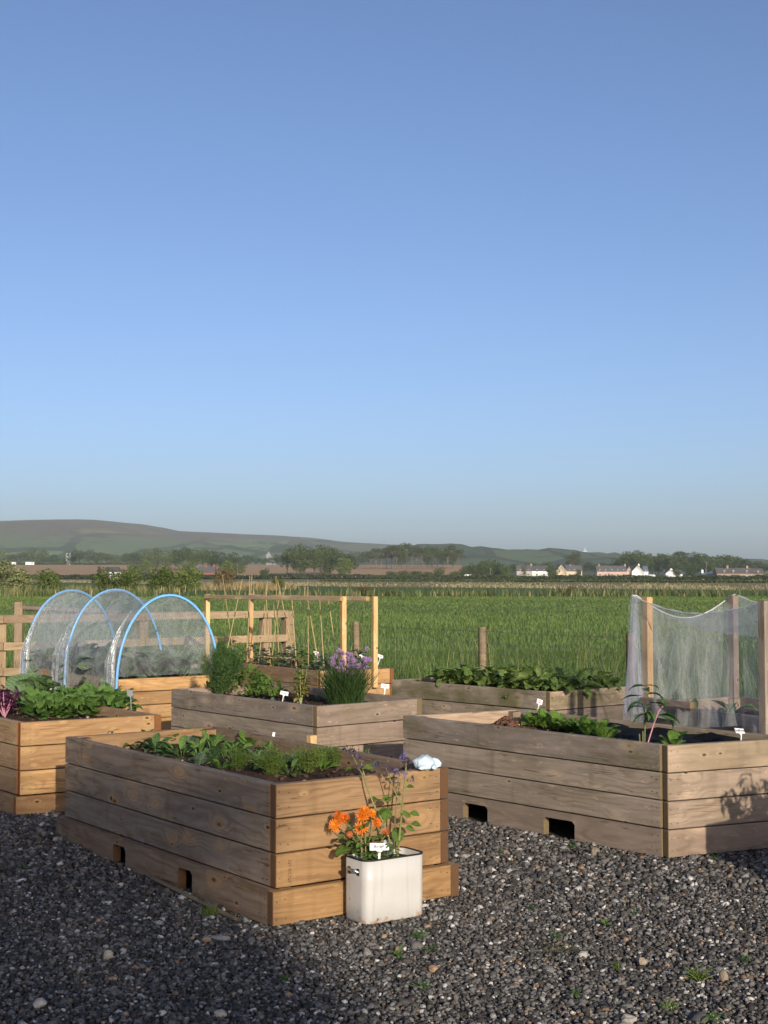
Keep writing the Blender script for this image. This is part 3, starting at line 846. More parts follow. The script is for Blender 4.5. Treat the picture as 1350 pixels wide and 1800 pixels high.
leaves('beet', 'leaf_beet', n=5, width=0.40, arch=1.35, kind='ovate', fold=0.35, wave=0.22, segs=8, stalk=0.3)
leaves('strap', 'leaf_dark', width=0.34, arch=1.1, kind='lance', fold=0.3, stalk=0.05)
leaves('marigold', 'leaf_mid', width=0.32, arch=0.7, kind='spoon', fold=0.3)
leaves('big_round', 'leaf_spinach', width=0.85, arch=0.5, kind='round', fold=0.1)
leaves('borage', 'leaf_spinach', width=0.6, arch=0.8, kind='ovate', fold=0.25)
leaves('herb', 'leaf_spinach', width=0.5, arch=0.6, kind='lobed', fold=0.2, segs=5, stalk=0.05)
leaves('yellow', 'leaf_yellow', width=0.55, arch=0.6, kind='ovate', segs=4, stalk=0.05)
leaves('purple', 'leaf_purple', width=0.55, arch=0.8, kind='lobed', fold=0.2, wave=0.2)
leaves('pea', 'leaf_blue', width=0.6, arch=0.6, kind='ovate', segs=4)
leaves('weed', 'leaf_mid', width=0.3, arch=0.9, kind='lance', segs=4, stalk=0.05)

def put_leaf(parent, key, base, az, pitch, size, roll=0.0, name='leaf'):
    me = random.choice(LEAVES[key])
    o = bpy.data.objects.new(name, me); COL.objects.link(o); o.parent = parent
    o.matrix_local = Matrix.Translation(base) @ Matrix.Rotation(az, 4, 'Z') @ Matrix.Rotation(-pitch, 4, 'Y') @ Matrix.Rotation(roll, 4, 'X') @ Matrix.Scale(size, 4)
    return o

def rosette(name, label, cat, pos, key, n, size, pitch=(0.3, 1.2), group=None, spread=0.01, rise=0.0, jitter=0.25):
    root = empty(name, pos, 0, label, cat, group)
    a0 = random.uniform(0, 6.28)
    for i in range(n):
        t = i / max(1, n - 1)
        pt = pitch[1] + (pitch[0] - pitch[1]) * t + random.uniform(-jitter, jitter)
        az = a0 + i * 2.399 + random.uniform(-.3, .3)
        b = Vector((math.cos(az) * spread, math.sin(az) * spread, rise * (1 - t) - 0.004))
        put_leaf(root, key, b, az, pt, size * random.uniform(0.75, 1.15), random.uniform(-.4, .4))
    return root

def child_mesh(root, name, V, T, mat, smooth=False, kind=None):
    o = link(name, tri_mesh(name, V, T, smooth=smooth), root, M[mat])
    if kind: o['kind'] = kind
    return o

def feathery(name, label, cat, pos, h, rad, nst, nfil, mat='feather', stem='stalk', group=None, fl=0.05, fw=0.0022, dome=1.0):
    """dill / fennel / carrot tops: stems with clouds of fine filaments"""
    root = empty(name, pos, 0, label, cat, group)
    sp = []; FB = []
    for i in range(nst):
        az = random.uniform(0, 6.28); le = random.uniform(0, 1) ** 0.6
        hh = h * (1 - 0.35 * le * dome) * random.uniform(0.75, 1.05)
        tip = Vector((math.cos(az) * rad * le, math.sin(az) * rad * le, hh))
        pts = [Vector((0, 0, 0)) * 0, Vector((tip.x * 0.35, tip.y * 0.35, hh * 0.5)), tip]
        w_ = 0.0016 + 0.004 * h
        V, T, k = ribbons(np.array([[0.01 * math.cos(az), 0.01 * math.sin(az), 0.0]]), np.array([az]), np.array([math.atan2(rad * le, hh) * 0.6]), np.array([hh * 1.02]), np.array([w_]), np.array([0.5 * le]), 3)
        sp.append((V, T))
        m_ = int(nfil / nst)
        t = rng.uniform(0.22, 1.05, m_)
        q = 2 * t * (1 - t)
        bx = tip.x * (t * 0.7 + 0.3 * t * t); by = tip.y * (t * 0.7 + 0.3 * t * t); bz = hh * t
        B = np.stack([bx, by, bz], 1) + rng.normal(0, 0.012 + 0.03 * rad, (m_, 3))
        FB.append(B)
    V, T = merge(sp); child_mesh(root, 'stem', V, T, stem)
    B = np.concatenate(FB); n = len(B)
    V, T, k = ribbons(B, rng.uniform(0, 6.28, n), rng.uniform(0.1, 1.5, n), rng.uniform(0.4, 1.1, n) * fl, np.full(n, fw), rng.uniform(0, 0.8, n), 2)
    child_mesh(root, 'foliage', V, T, mat, kind='stuff')
    return root

# ------------------------------------------------------------------ foreground bed A
def inA(px, py): return on_plane(px, py, BEDS['A']['soil'])
g = 'feathery seedlings in the foreground bed'
feathery('dill_plant', 'bright feathery dill nearest the foreground bed\'s front corner', 'plant', inA(480, 1366), 0.15, 0.085, 14, 1700, fl=0.04, group=g)
feathery('dill_plant', 'feathery dill right of the corner dill in the foreground bed', 'plant', inA(540, 1357), 0.135, 0.095, 14, 1600, fl=0.038, group=g)
feathery('dill_plant', 'short feathery dill furthest right in the foreground bed', 'plant', inA(592, 1346), 0.115, 0.055, 9, 700, fl=0.032, group=g)
feathery('dill_plant', 'feathery dill left of the corner dill against the bed\'s left board', 'plant', inA(418, 1354), 0.12, 0.075, 10, 1100, fl=0.032, group=g)
feathery('dill_plant', 'shaded low feathery dill among leaves in the foreground bed\'s left half', 'plant', inA(372, 1342), 0.07, 0.06, 7, 450, fl=0.03, mat='fennel', group=g)
feathery('dill_plant', 'small feathery dill by the far board of the foreground bed', 'plant', inA(333, 1302), 0.10, 0.03, 5, 220, fl=0.03, group=g)
feathery('dill_plant', 'thin low dill near the foreground bed\'s right corner', 'plant', inA(648, 1352), 0.085, 0.05, 7, 450, fl=0.03, group=g)
feathery('dill_plant', 'low dill between the second and third dill from the corner', 'plant', inA(566, 1344), 0.09, 0.06, 8, 600, fl=0.032, group=g)
g = 'leafy seedlings in the foreground bed'
for i, (px, py, n, sz, pt, key, lab) in enumerate([
        (238, 1312, 10, 0.130, (0.2, 0.9), 'kale', 'dark leafy seedling leftmost of the row in the foreground bed'),
        (272, 1318, 11, 0.130, (0.2, 0.9), 'kale', 'second dark leafy seedling from the left in the foreground bed'),
        (298, 1326, 9, 0.110, (0.1, 0.6), 'kale', 'low dark leafy seedling by the foreground bed\'s left board'),
        (318, 1332, 12, 0.151, (0.4, 1.35), 'long', 'tall upright long-leaved seedling in the foreground bed\'s left half'),
        (350, 1330, 12, 0.138, (0.3, 1.3), 'long', 'long-leaved seedling right of the tallest one in the foreground bed'),
        (372, 1318, 11, 0.138, (0.3, 1.3), 'long', 'long-leaved seedling in the middle of the foreground bed'),
        (392, 1305, 11, 0.117, (0.3, 1.2), 'long', 'long-leaved seedling near the foreground bed\'s far corner post'),
        (415, 1326, 10, 0.124, (0.3, 1.0), 'long', 'long-leaved seedling left of the white plant label stick'),
        (440, 1316, 9, 0.120, (0.4, 1.2), 'spinach', 'pale green seedling beside the white label stick'),
        (432, 1344, 6, 0.072, (0.2, 1.0), 'spinach', 'small grey-green seedling between the dill plants')]):
    rosette('leafy_seedling', lab, 'plant', inA(px, py), key, n, sz, pt, g)
g = 'small seedlings filling the foreground bed'
for i, (px, py, key, sz, lab) in enumerate(((255, 1302, 'long', .11, 'small seedling along the far side behind the dark leaves'), (305, 1306, 'spinach', .10, 'small seedling right behind the dark leaf row'), (345, 1312, 'pea', .09, 'small pale seedling amid the long-leaved plants'),
        (398, 1338, 'long', .13, 'long-leaved seedling just left of the front dill'), (452, 1338, 'pea', .09, 'grey seedling behind the corner dill'), (462, 1352, 'long', .10, 'thin seedling touching the corner dill'), (510, 1346, 'pea', .10, 'grey green seedling between the two biggest dills'),
        (508, 1362, 'long', .10, 'low seedling at the end board between the dills'), (566, 1352, 'spinach', .09, 'small seedling between the second and third dill'), (568, 1338, 'pea', .08, 'tiny seedling near the far long board, right half'), (618, 1340, 'long', .09, 'narrow seedling behind the borage heads'), (636, 1346, 'pea', .09, 'grey seedling right behind the borage'),
        (470, 1325, 'long', .10, 'seedling below the white label stick'), (350, 1345, 'pea', .08, 'low shaded seedling by the left board'), (388, 1352, 'spinach', .08, 'low seedling by the left board before the dill'))):
    rosette('leafy_seedling', lab + ' in the foreground bed', 'plant', inA(px, py), key, 11, sz, (.2, 1.3), g)
# single seedling by the left corner
root = empty('seedling', inA(197, 1312), 0, 'small dark seedling standing alone at the foreground bed\'s left corner', 'plant')
link('stem', tube_mesh('stem', [(0, 0, -0.01), (0.002, 0, 0.05), (0, 0, 0.09)], [0.003, 0.0025, 0.001], 6), root, M['stalk_dark'])
for i in range(9): put_leaf(root, 'strap', Vector((0, 0, 0.03 + 0.007 * i)), i * 2.4, 0.5, 0.05)
# label stick and stake in A
o = link('label_stick', box_mesh('label_stick', (-0.008, -0.001, 0), (0.008, 0.001, 0.10), 0.0006), None, M['tag'])
o.location = inA(478, 1318); o.rotation_euler = (0.05, 0.1, 0.3)
tag(o, 'plain white label stick standing in the foreground bed\'s far side', 'plant label')
o = link('wooden_stake', box_mesh('wooden_stake', (0, -0.022, -0.022), (0.10, 0.022, 0.022), 0.003), None, M['wood_pale'])
o.matrix_world = Matrix.Translation(inA(541, 1322) + Vector((0.02, 0.05, -0.01))) @ Matrix.Rotation(0.65, 4, 'Z') @ Matrix.Rotation(-math.pi / 2, 4, 'Y'); o['weather'] = 0.1
tag(o, 'short square wooden stake at the foreground bed\'s far long board', 'stake')

# crumpled cloth on A's right corner
root = empty('work_glove', on_plane(750, 1350, 0.602), 0.6, 'crumpled pale blue glove on the foreground bed\'s right corner', 'glove')
root.scale = (1.22, 1.22, 1.15)
def lump(name, size, seed, loc, mat, rot=0):
    bm = bmesh.new(); bmesh.ops.create_icosphere(bm, subdivisions=4, radius=1)
    for v in bm.verts:
        p = v.co.copy()
        k = 1 + 0.22 * mnoise.noise(p * 1.5 + Vector((seed, 0, 0))) - 0.22 * abs(mnoise.noise(p * 3.1 + Vector((0, seed, 0)))) + 0.08 * mnoise.noise(p * 8)
        v.co = Vector((p.x * k * size[0], p.y * k * size[1], max(-0.55, p.z) * k * size[2]))
    o = link(name, bm_mesh(name, bm, True), root, M[mat]); o.location = loc; o.rotation_euler = (0, 0, rot)
lump('palm', (0.048, 0.036, 0.036), 3, (-0.012, 0.0, 0.018), 'cloth')
lump('cuff', (0.026, 0.03, 0.024), 8, (0.042, 0.012, 0.013), 'cloth', 0.4)
lump('finger', (0.034, 0.013, 0.013), 5, (-0.03, -0.026, 0.008), 'cloth', 0.3)
lump('finger', (0.03, 0.012, 0.012), 6, (0.012, -0.03, 0.007), 'cloth', 0.9)

# ------------------------------------------------------------------ enamel tin with marigold and borage
a_t = math.atan2(6.471 - 5.925, 0.305 + 0.469)
def enamel_mat():
    m, t, n, l, p = new_mat('enamel')
    tc = N(n, 'ShaderNodeTexCoord'); v = tc.outputs['Object']
    s = N(n, 'ShaderNodeSeparateXYZ'); l.new(v, s.inputs[0])
    f = noise_n(t, v, 30, 5, 0.7); g_ = noise_n(t, v, 5, 4)
    c = ramp_n(t, g_, [(0.3, (0.42, 0.412, 0.385)), (0.7, (0.48, 0.472, 0.45))])
    low = math_n(t, 'SUBTRACT', 1.0, math_n(t, 'DIVIDE', s.outputs[2], 0.05), clamp=True)
    rust = math_n(t, 'MULTIPLY', math_n(t, 'SUBTRACT', math_n(t, 'ADD', f, math_n(t, 'MULTIPLY', low, 0.2)), 0.63, clamp=True), 7.0, clamp=True)
    rust = math_n(t, 'MULTIPLY', rust, math_n(t, 'ADD', math_n(t, 'MULTIPLY', low, 0.9), 0.1), clamp=True)
    c = mix_c(t, rust, c, (0.36, 0.2, 0.09))
    drip = math_n(t, 'MULTIPLY', math_n(t, 'SUBTRACT', noise_n(t, map_vec(t, v, (38, 38, 3)), 1.0, 4), 0.55, clamp=True), 1.6, clamp=True)
    c = mix_c(t, drip, c, (0.27, 0.23, 0.17))
    chip = math_n(t, 'GREATER_THAN', noise_n(t, map_vec(t, v, (1, 1, 0.6)), 26, 3, 0.6), 0.715)
    c = mix_c(t, chip, c, (0.04, 0.03, 0.025))
    l.new(c, p.inputs['Base Color']); p.inputs['Roughness'].default_value = 0.32; p.inputs['Specular IOR Level'].default_value = 0.5
    b = N(n, 'ShaderNodeBump'); b.inputs['Strength'].default_value = 0.12; b.inputs['Distance'].default_value = 0.003
    l.new(noise_n(t, v, 45, 2), b.inputs['Height']); l.new(b.outputs[0], p.inputs['Normal'])
    return m
M['enamel'] = enamel_mat()
TW, TD, TH = 0.325, 0.185, 0.272
tin = empty('enamel_tin', (-0.078, 5.905, 0.0), a_t, 'white enamel tin with dark rim and side handle, planted with marigolds', 'planter')
def rr_outline(w_, d_, r, n=8, ins=0.0):
    pts = []
    for cx, cy, a0 in ((w_ - r, r, -90), (w_ - r, d_ - r, 0), (r, d_ - r, 90), (r, r, 180)):
        for i in range(n + 1):
            a = R(a0 + 90 * i / n); pts.append((cx + (r - ins) * math.cos(a), cy + (r - ins) * math.sin(a)))
    return pts
def loft(name, rings, mat, parent, close_bottom=True, close_top=False):
    n = len(rings[0]); V = [v for r_ in rings for v in r_]; T = []
    for i in range(len(rings) - 1):
        for k in range(n):
            k2 = (k + 1) % n
            T += [(i * n + k, i * n + k2, (i + 1) * n + k2), (i * n + k, (i + 1) * n + k2, (i + 1) * n + k)]
    if close_bottom: T += [(0, k + 1, k) for k in range(1, n - 1)]
    if close_top:
        b = (len(rings) - 1) * n; T += [(b, b + k, b + k + 1) for k in range(1, n - 1)]
    return link(name, tri_mesh(name, np.array(V), np.array(T), smooth=True), parent, M[mat])
out = rr_outline(TW, TD, 0.042); inn = rr_outline(TW, TD, 0.042, ins=0.004)
loft('body', [[(x, y, 0) for x, y in inn], [(x, y, 0.004) for x, y in out]] + [[(x, y, z) for x, y in out] for z in (0.09, 0.18, TH)] +
     [[(x, y, TH) for x, y in inn], [(x, y, 0.2) for x, y in inn]], 'enamel', tin)
rim = [(x, y, TH) for x, y in rr_outline(TW, TD, 0.042, ins=0.001)]
bmr = tube_mesh('rim', rim + [rim[0]], 0.0042, 6, False); link('rim', bmr, tin, M['black'])
loft('soil', [[(x, y, TH - 0.03) for x, y in rr_outline(TW, TD, 0.042, ins=0.005)], [(x * 0.6 + TW * 0.2, y * 0.6 + TD * 0.2, TH - 0.018) for x, y in rr_outline(TW, TD, 0.042, ins=0.005)]], 'soil', tin, False, True)
hy = TD / 2
hd = link('handle', tube_mesh('handle', [(0.0, hy - 0.034, TH - 0.055), (-0.012, hy - 0.034, TH - 0.05), (-0.021, hy - 0.02, TH - 0.046), (-0.023, hy, TH - 0.045),
         (-0.021, hy + 0.02, TH - 0.046), (-0.012, hy + 0.034, TH - 0.05), (0.0, hy + 0.034, TH - 0.055)], 0.0065, 8), tin, M['metal'])
for yy in (hy - 0.034, hy + 0.034):
    link('handle_plate', box_mesh('handle_plate', (-0.003, yy - 0.009, TH - 0.07), (0.0, yy + 0.009, TH - 0.04), 0.001), hd, M['black'])
tm = Matrix.Translation((-0.078, 5.905, 0)) @ Matrix.Rotation(a_t, 4, 'Z')
def intin(x, y, z=TH - 0.022): return tm @ Vector((x, y, z))

# marigold
mg = empty('marigold', intin(0.075, 0.09), 0, 'bushy marigold with bright orange daisy flowers at the tin\'s left', 'flower')
def marigold_head(parent, loc, nrm, rad, mat='fl_orange', wilt=False):
    fo = bpy.data.objects.new('flower_head', None); fo.empty_display_size = 0.02
    V, T = [], []
    o_ = 0
    prt = []
    for ring, (n, r0, tilt) in enumerate(((15, 1.0, 0.0), (13, 0.8, 0.38), (9, 0.5, 0.8))):
        for i in range(n):
            a = 2 * math.pi * (i + 0.5 * ring) / n + random.uniform(-.08, .08)
            tl = tilt + random.uniform(-.12, .12) - (0.9 if wilt else 0)
            ln = rad * r0 * random.uniform(0.9, 1.08); wd = rad * 0.095
            d = Vector((math.cos(a) * math.cos(tl), math.sin(a) * math.cos(tl), math.sin(tl)))
            s_ = Vector((-math.sin(a), math.cos(a), 0))
            b = Vector((math.cos(a), math.sin(a), 0)) * rad * 0.1 + Vector((0, 0, 0.002 * ring))
            pts = [b - s_ * wd * .5, b + s_ * wd * .5, b + d * ln * .55 - s_ * wd, b + d * ln * .55 + s_ * wd, b + d * ln * .95 - s_ * wd * .7, b + d * ln * .95 + s_ * wd * .7]
            prt.append((np.array([q[:] for q in pts]), np.array([(0, 1, 3), (0, 3, 2), (2, 3, 5), (2, 5, 4)])))
    V, T = merge(prt)
    h_ = link('flower_head', tri_mesh('petals', V, T), parent, M[mat])
    bpy.data.objects.remove(fo)
    q = Vector(nrm).normalized().to_track_quat('Z', 'Y')
    h_.matrix_local = Matrix.Translation(loc) @ q.to_matrix().to_4x4()
    bm = bmesh.new(); bmesh.ops.create_icosphere(bm, subdivisions=2, radius=rad * 0.24)
    for v in bm.verts: v.co.z *= 0.55; v.co *= 1 + 0.15 * mnoise.noise(v.co * 400)
    link('flower_centre', bm_mesh('flower_centre', bm), h_, M['fl_centre'])
    return h_
mgp = mg.location
heads = [(589, 1450, 0.036, (-.35, -1, .45)), (604, 1438, 0.033, (-.2, -1, .6)), (594, 1432, 0.024, (-.6, -.7, .8)), (634, 1455, 0.036, (0, -1, .35)), (637, 1434, 0.036, (-.1, -1, .5)),
         (640, 1425, 0.032, (.1, -.7, 1)), (654, 1430, 0.025, (.5, -.7, .7)), (662, 1446, 0.027, (.6, -.8, .4))]
stems = []
for i, (px, py, rad, nr) in enumerate(heads):
    p = at_depth(px, py, mgp.y - 0.035 - 0.01 * (i % 3)) - mgp
    marigold_head(mg, p, nr, rad * .88)
    stems.append((Vector((random.uniform(-.04, .04), random.uniform(-.03, .03), 0)), p - Vector((0, -0.01, 0.006))))
for (px, py, rad, nr) in ((614, 1467, 0.022, (-.1, -.8, .1)), (681, 1464, 0.025, (.5, -.6, -.3))):
    p = at_depth(px, py, mgp.y - 0.05) - mgp
    marigold_head(mg, p, nr, rad, 'fl_wilt', True)
    stems.append((Vector((random.uniform(-.03, .03), 0, 0)), p))
for a, b in stems:
    mid = (a + b) / 2 + Vector((0, 0, 0.02))
    link('stem', tube_mesh('stem', [a, mid, b], [0.003, 0.0026, 0.002], 5), mg, M['stalk'])
    for k in range(5):
        t = random.uniform(0.1, 0.75)
        q = a.lerp(b, t) + Vector((0, 0, 0.02 * (1 - abs(2 * t - 1))))
        put_leaf(mg, 'marigold', q, random.uniform(0, 6.28), random.uniform(-.2, .8), random.uniform(0.05, 0.085), random.uniform(-.5, .5))
for i in range(46):
    az = random.uniform(0, 6.28)
    put_leaf(mg, 'marigold', Vector((random.uniform(-.06, .1), random.uniform(-.05, .05), random.uniform(-.005, .06))), az, random.uniform(.0, 1.1), random.uniform(0.05, 0.09))
q = at_depth(598, 1495, mgp.y - 0.03) - mgp
put_leaf(mg, 'big_round', q + Vector((0.045, -.0, 0.005)), math.pi + 0.35, -0.05, 0.075, 0.9)
put_leaf(mg, 'big_round', q + Vector((0.03, .02, 0.02)), math.pi - 0.5, 0.3, 0.06, 0.3)

# borage
bo = empty('borage', intin(0.235, 0.10), 0, 'tall spindly borage with drooping purple blue flowers at the tin\'s right', 'flower')
bp = bo.location
def curve_pts(pix, Y):
    return [at_depth(px, py, Y + dy) - bp for px, py, dy in pix]
stalks = [([(692, 1500, 0), (676, 1450, .0), (657, 1415, .0), (644, 1380, .01), (636, 1345, .02), (630, 1328, .03)], 0.0042),
          ([(699, 1505, 0), (703, 1460, .0), (709, 1400, .0), (713, 1360, .0), (714, 1336, .0)], 0.005),
          ([(696, 1500, .02), (694, 1445, .02), (698, 1395, .02), (702, 1360, .02)], 0.003),
          ([(706, 1415, .0), (692, 1388, -.01), (683, 1362, -.01), (678, 1350, -.01)], 0.0026),
          ([(711, 1390, .0), (718, 1372, -.01), (722, 1366, -.01)], 0.0018),
          ([(640, 1368, .01), (628, 1345, .01), (618, 1325, .0), (612, 1320, 0)], 0.002)]
tips = []
for pix, r_ in stalks:
    pts = curve_pts(pix, bp.y)
    link('stem', tube_mesh('stem', pts, [r_ * 1.3 * (1 - 0.55 * i / (len(pts) - 1)) for i in range(len(pts))], 6), bo, M['stalk'])
    tips.append((pts[-1], (pts[-1] - pts[-2]).normalized()))
for (px, py, s_, az, pt, ro) in ((664, 1432, .06, 2.6, .2, .6), (668, 1408, .055, .4, .3, .5), (686, 1420, .08, 3.5, -.3, .8), (700, 1428, .055, .1, -.2, .6), (716, 1430, .05, -.1, .1, .5),
                              (719, 1449, .05, .1, .1, .5), (676, 1447, .075, 1.2, 1.0, .3), (706, 1400, .045, 2.5, .3, .5), (712, 1385, .04, .2, .3, .4), (700, 1488, .085, 1.6, 1.2, .2), (690, 1475, .06, 3.3, .4, .2),
                              (655, 1410, .05, 1.0, .5, .4), (636, 1352, .05, .3, .3, .5), (626, 1350, .045, 3.0, .0, .5), (648, 1345, .05, .2, .3, .3), (700, 1368, .04, 2.8, .1, .4), (694, 1400, .045, 3.2, -.2, .4), (709, 1455, .05, .2, -.1, .6)):
    p = at_depth(px, py, bp.y + random.uniform(-.02, .02)) - bp
    put_leaf(bo, 'borage', p, az, pt, s_ * 1.2, ro)
def star_cluster(parent, centre, n, spread, mat, size=0.010):
    prt = []
    for i in range(n):
        c = Vector(centre) + Vector((random.gauss(0, spread), random.gauss(0, spread), random.gauss(0, spread)))
        q = Vector((random.uniform(-1, 1), random.uniform(-1, 0.2), random.uniform(-1, .3))).normalized().to_track_quat('Z', 'Y').to_matrix()
        for k in range(5):
            a = k * 1.2566
            d = q @ Vector((math.cos(a), math.sin(a), 0.5)); s_ = q @ Vector((-math.sin(a), math.cos(a), 0))
            pts = [c - s_ * size * .25, c + s_ * size * .25, c + d * size]
            prt.append((np.array([v[:] for v in pts]), np.array([(0, 1, 2)])))
    V, T = merge(prt)
    link('flower', tri_mesh('flower', V, T), parent, M[mat])
for (px, py, n, sp, mt) in ((712, 1334, 26, .011, 'fl_borage'), (716, 1340, 16, .012, 'fl_borage'), (710, 1330, 7, .008, 'fl_blue'), (680, 1350, 22, .012, 'fl_borage'), (668, 1344, 14, .010, 'fl_borage'), (661, 1342, 4, .006, 'fl_blue'),
                            (690, 1353, 14, .01, 'fl_borage'), (612, 1316, 14, .01, 'fl_borage'), (622, 1322, 16, .011, 'fl_borage'), (632, 1330, 12, .01, 'fl_borage'), (711, 1360, 6, .008, 'fl_blue'), (722, 1367, 8, .007, 'fl_borage'),
                            (700, 1356, 12, .01, 'fl_borage'), (636, 1350, 8, .012, 'fl_borage'), (692, 1375, 8, .012, 'fl_borage')):
    star_cluster(bo, at_depth(px, py, bp.y) - bp, n, sp, mt, 0.011)

# ------------------------------------------------------------------ plant labels
def scribble(w_, h_, seed, n=5):
    rs = random.Random(seed); pts = []
    for i in range(n * 6 + 1):
        t = i / (n * 6)
        pts.append((-w_ / 2 + w_ * t + 0.12 * h_ * math.sin(i * 1.9), h_ * (0.35 * math.sin(i * 1.05 + rs.uniform(-.5, .5)) + 0.2 * rs.uniform(-1, 1))))
    return pts
def plant_label(pos, label, w_=0.07, h_=0.035, stem=0.09, rz=0.0, tilt=0.25, roll=0.0, text=None, lines=1, back=False, seed=1, group='white plant labels'):
    root = empty('plant_label', pos, 0, label, 'plant label', group)
    root.rotation_euler = (-tilt * 0.0, roll, rz)
    bm = bmesh.new()
    prof = [(-w_ / 2, 0), (-w_ * .16, 0), (-w_ * .06, -h_ * .4), (-w_ * .055, -stem), (w_ * .055, -stem), (w_ * .06, -h_ * .4), (w_ * .16, 0), (w_ / 2, 0), (w_ / 2, h_), (-w_ / 2, h_)]
    vs = [bm.verts.new((x, 0, z)) for x, z in prof]
    f = bm.faces.new(vs)
    r_ = bmesh.ops.extrude_face_region(bm, geom=[f]); bmesh.ops.translate(bm, vec=(0, 0.0016, 0), verts=[v for v in r_['geom'] if isinstance(v, bmesh.types.BMVert)])
    # bend the plate back
    for v in bm.verts:
        if v.co.z > -h_ * .4:
            d = v.co.z + h_ * .4
            v.co = Vector((v.co.x, v.co.y + d * math.sin(tilt), -h_ * .4 + d * math.cos(tilt)))
        v.co.z += stem - 0.005
    bmesh.ops.recalc_face_normals(bm, faces=bm.faces)
    link('plate', bm_mesh('plate', bm), root, M['tag_back' if back else 'tag'])
    if back: return root
    face = Matrix.Translation((0, h_ * .4 * math.sin(tilt), stem - 0.005 - h_ * .4 + h_ * .4 * math.cos(tilt))) @ Matrix.Rotation(math.pi / 2 - tilt, 4, 'X')
    if text:
        cu = bpy.data.curves.new('lettering', 'FONT'); cu.body = text; cu.size = h_ * 0.6; cu.shear = 0.35; cu.align_x = 'CENTER'; cu.space_character = 0.92; cu.offset = 0.0002
        tmp = bpy.data.objects.new('tmp', cu); COL.objects.link(tmp)
        dg = bpy.context.evaluated_depsgraph_get(); me = bpy.data.meshes.new_from_object(tmp.evaluated_get(dg)); bpy.data.objects.remove(tmp)
        me.materials.clear()
        o = link('lettering', me, root, M['ink'])
        o.matrix_local = face @ Matrix.Translation((-w_ * .04, h_ * 0.38, 0.0006)) @ Matrix.Rotation(0.04, 4, 'Z')
    else:
        prt = []
        for ln in range(lines):
            pts = scribble(w_ * 0.55, h_ * (0.45 if lines == 1 else .28), seed + ln)
            yc = h_ * (0.5 if lines == 1 else (0.68 - 0.38 * ln))
            for (x0, y0), (x1, y1) in zip(pts[:-1], pts[1:]):
                d = Vector((x1 - x0, y1 - y0)); 
                if d.length < 1e-6: continue
                n_ = Vector((-d.y, d.x)).normalized() * 0.0007
                prt.append((np.array([(x0 - n_.x, y0 - n_.y + yc, 0), (x0 + n_.x, y0 + n_.y + yc, 0), (x1 + n_.x, y1 + n_.y + yc, 0), (x1 - n_.x, y1 - n_.y + yc, 0)]), np.array([(0, 1, 2), (0, 2, 3)])))
        V, T = merge(prt)
        o = link('lettering', tri_mesh('lettering', V, T), root, M['ink'])
        o.matrix_local = face @ Matrix.Translation((0, 0, 0.0006))
    return root

plant_label(intin(0.078, 0.012, TH - 0.012) , 'white T-shaped label with handwriting in front of the marigolds in the tin', 0.086, 0.031, 0.055, 0.25, 0.12, 0.03, text='Borage')
p = intin(0.225, 0.14); plant_label(p, 'white label half hidden behind the borage stems in the tin', 0.055, 0.045, 0.03, 0.5, 0.1, 0.0, back=True)
def lab_at(key, px, py, **k): return on_plane(px, py, BEDS[key]['soil'])
pz = BEDS['B']['soil']
plant_label(on_plane(1301, 1325, pz), 'white handwritten label at the right bed\'s sunlit end board', 0.072, 0.032, 0.12, 0.55, 0.55, 0.12, text='Cauliflower')
plant_label(on_plane(938, 1268, pz), 'tall white square label above the seedlings in the right bed', 0.042, 0.036, 0.13, 0.2, 0.35, 0.35, lines=2, seed=4)
plant_label(on_plane(932, 1274, pz), 'grey backed label leaning over beside the tall square label', 0.055, 0.032, 0.09, 0.3, -0.9, -0.35, back=True)
pz = BEDS['C']['soil']
plant_label(on_plane(495, 1240, pz), 'white label between the herb clump and chives in the middle bed', 0.062, 0.03, 0.085, -0.1, 0.4, 0.2, seed=9)
plant_label(on_plane(674, 1236, pz), 'white label at the right end of the middle bed', 0.066, 0.034, 0.12, 0.3, 0.3, 0.12, seed=12)
pz = BEDS['D']['soil']
plant_label(on_plane(78, 1240, pz), 'white label beside the big cabbage leaf in the left bed', 0.05, 0.038, 0.13, 0.1, 0.3, 0.2, lines=2, seed=15)
plant_label(on_plane(141, 1236, pz), 'white label in front of the tunnel\'s middle hoop', 0.036, 0.034, 0.12, 0.6, 0.5, 0.45, lines=2, seed=17)
plant_label(on_plane(186, 1246, pz), 'white label in front of the tunnel\'s nearest hoop', 0.05, 0.034, 0.11, 0.1, 0.5, 0.2, lines=2, seed=20)
plant_label(on_plane(231, 1258, pz), 'grey backed label on a tall white stem at the left bed\'s right end', 0.05, 0.045, 0.14, 2.6, 0.2, 0.05, back=True)
pz = BEDS['F']['soil']
plant_label(on_plane(551, 1168, pz), 'white label among the canes under the bean frame', 0.06, 0.034, 0.12, 0.3, 0.4, 0.25, seed=23)
plant_label(on_plane(632, 1172, pz), 'white label between the two front posts of the bean frame', 0.06, 0.034, 0.12, 0.3, 0.5, 0.25, seed=26)
plant_label(on_plane(661, 1178, pz), 'white label right of the bean frame\'s end post', 0.06, 0.034, 0.14, 0.3, 0.4, 0.35, seed=29)

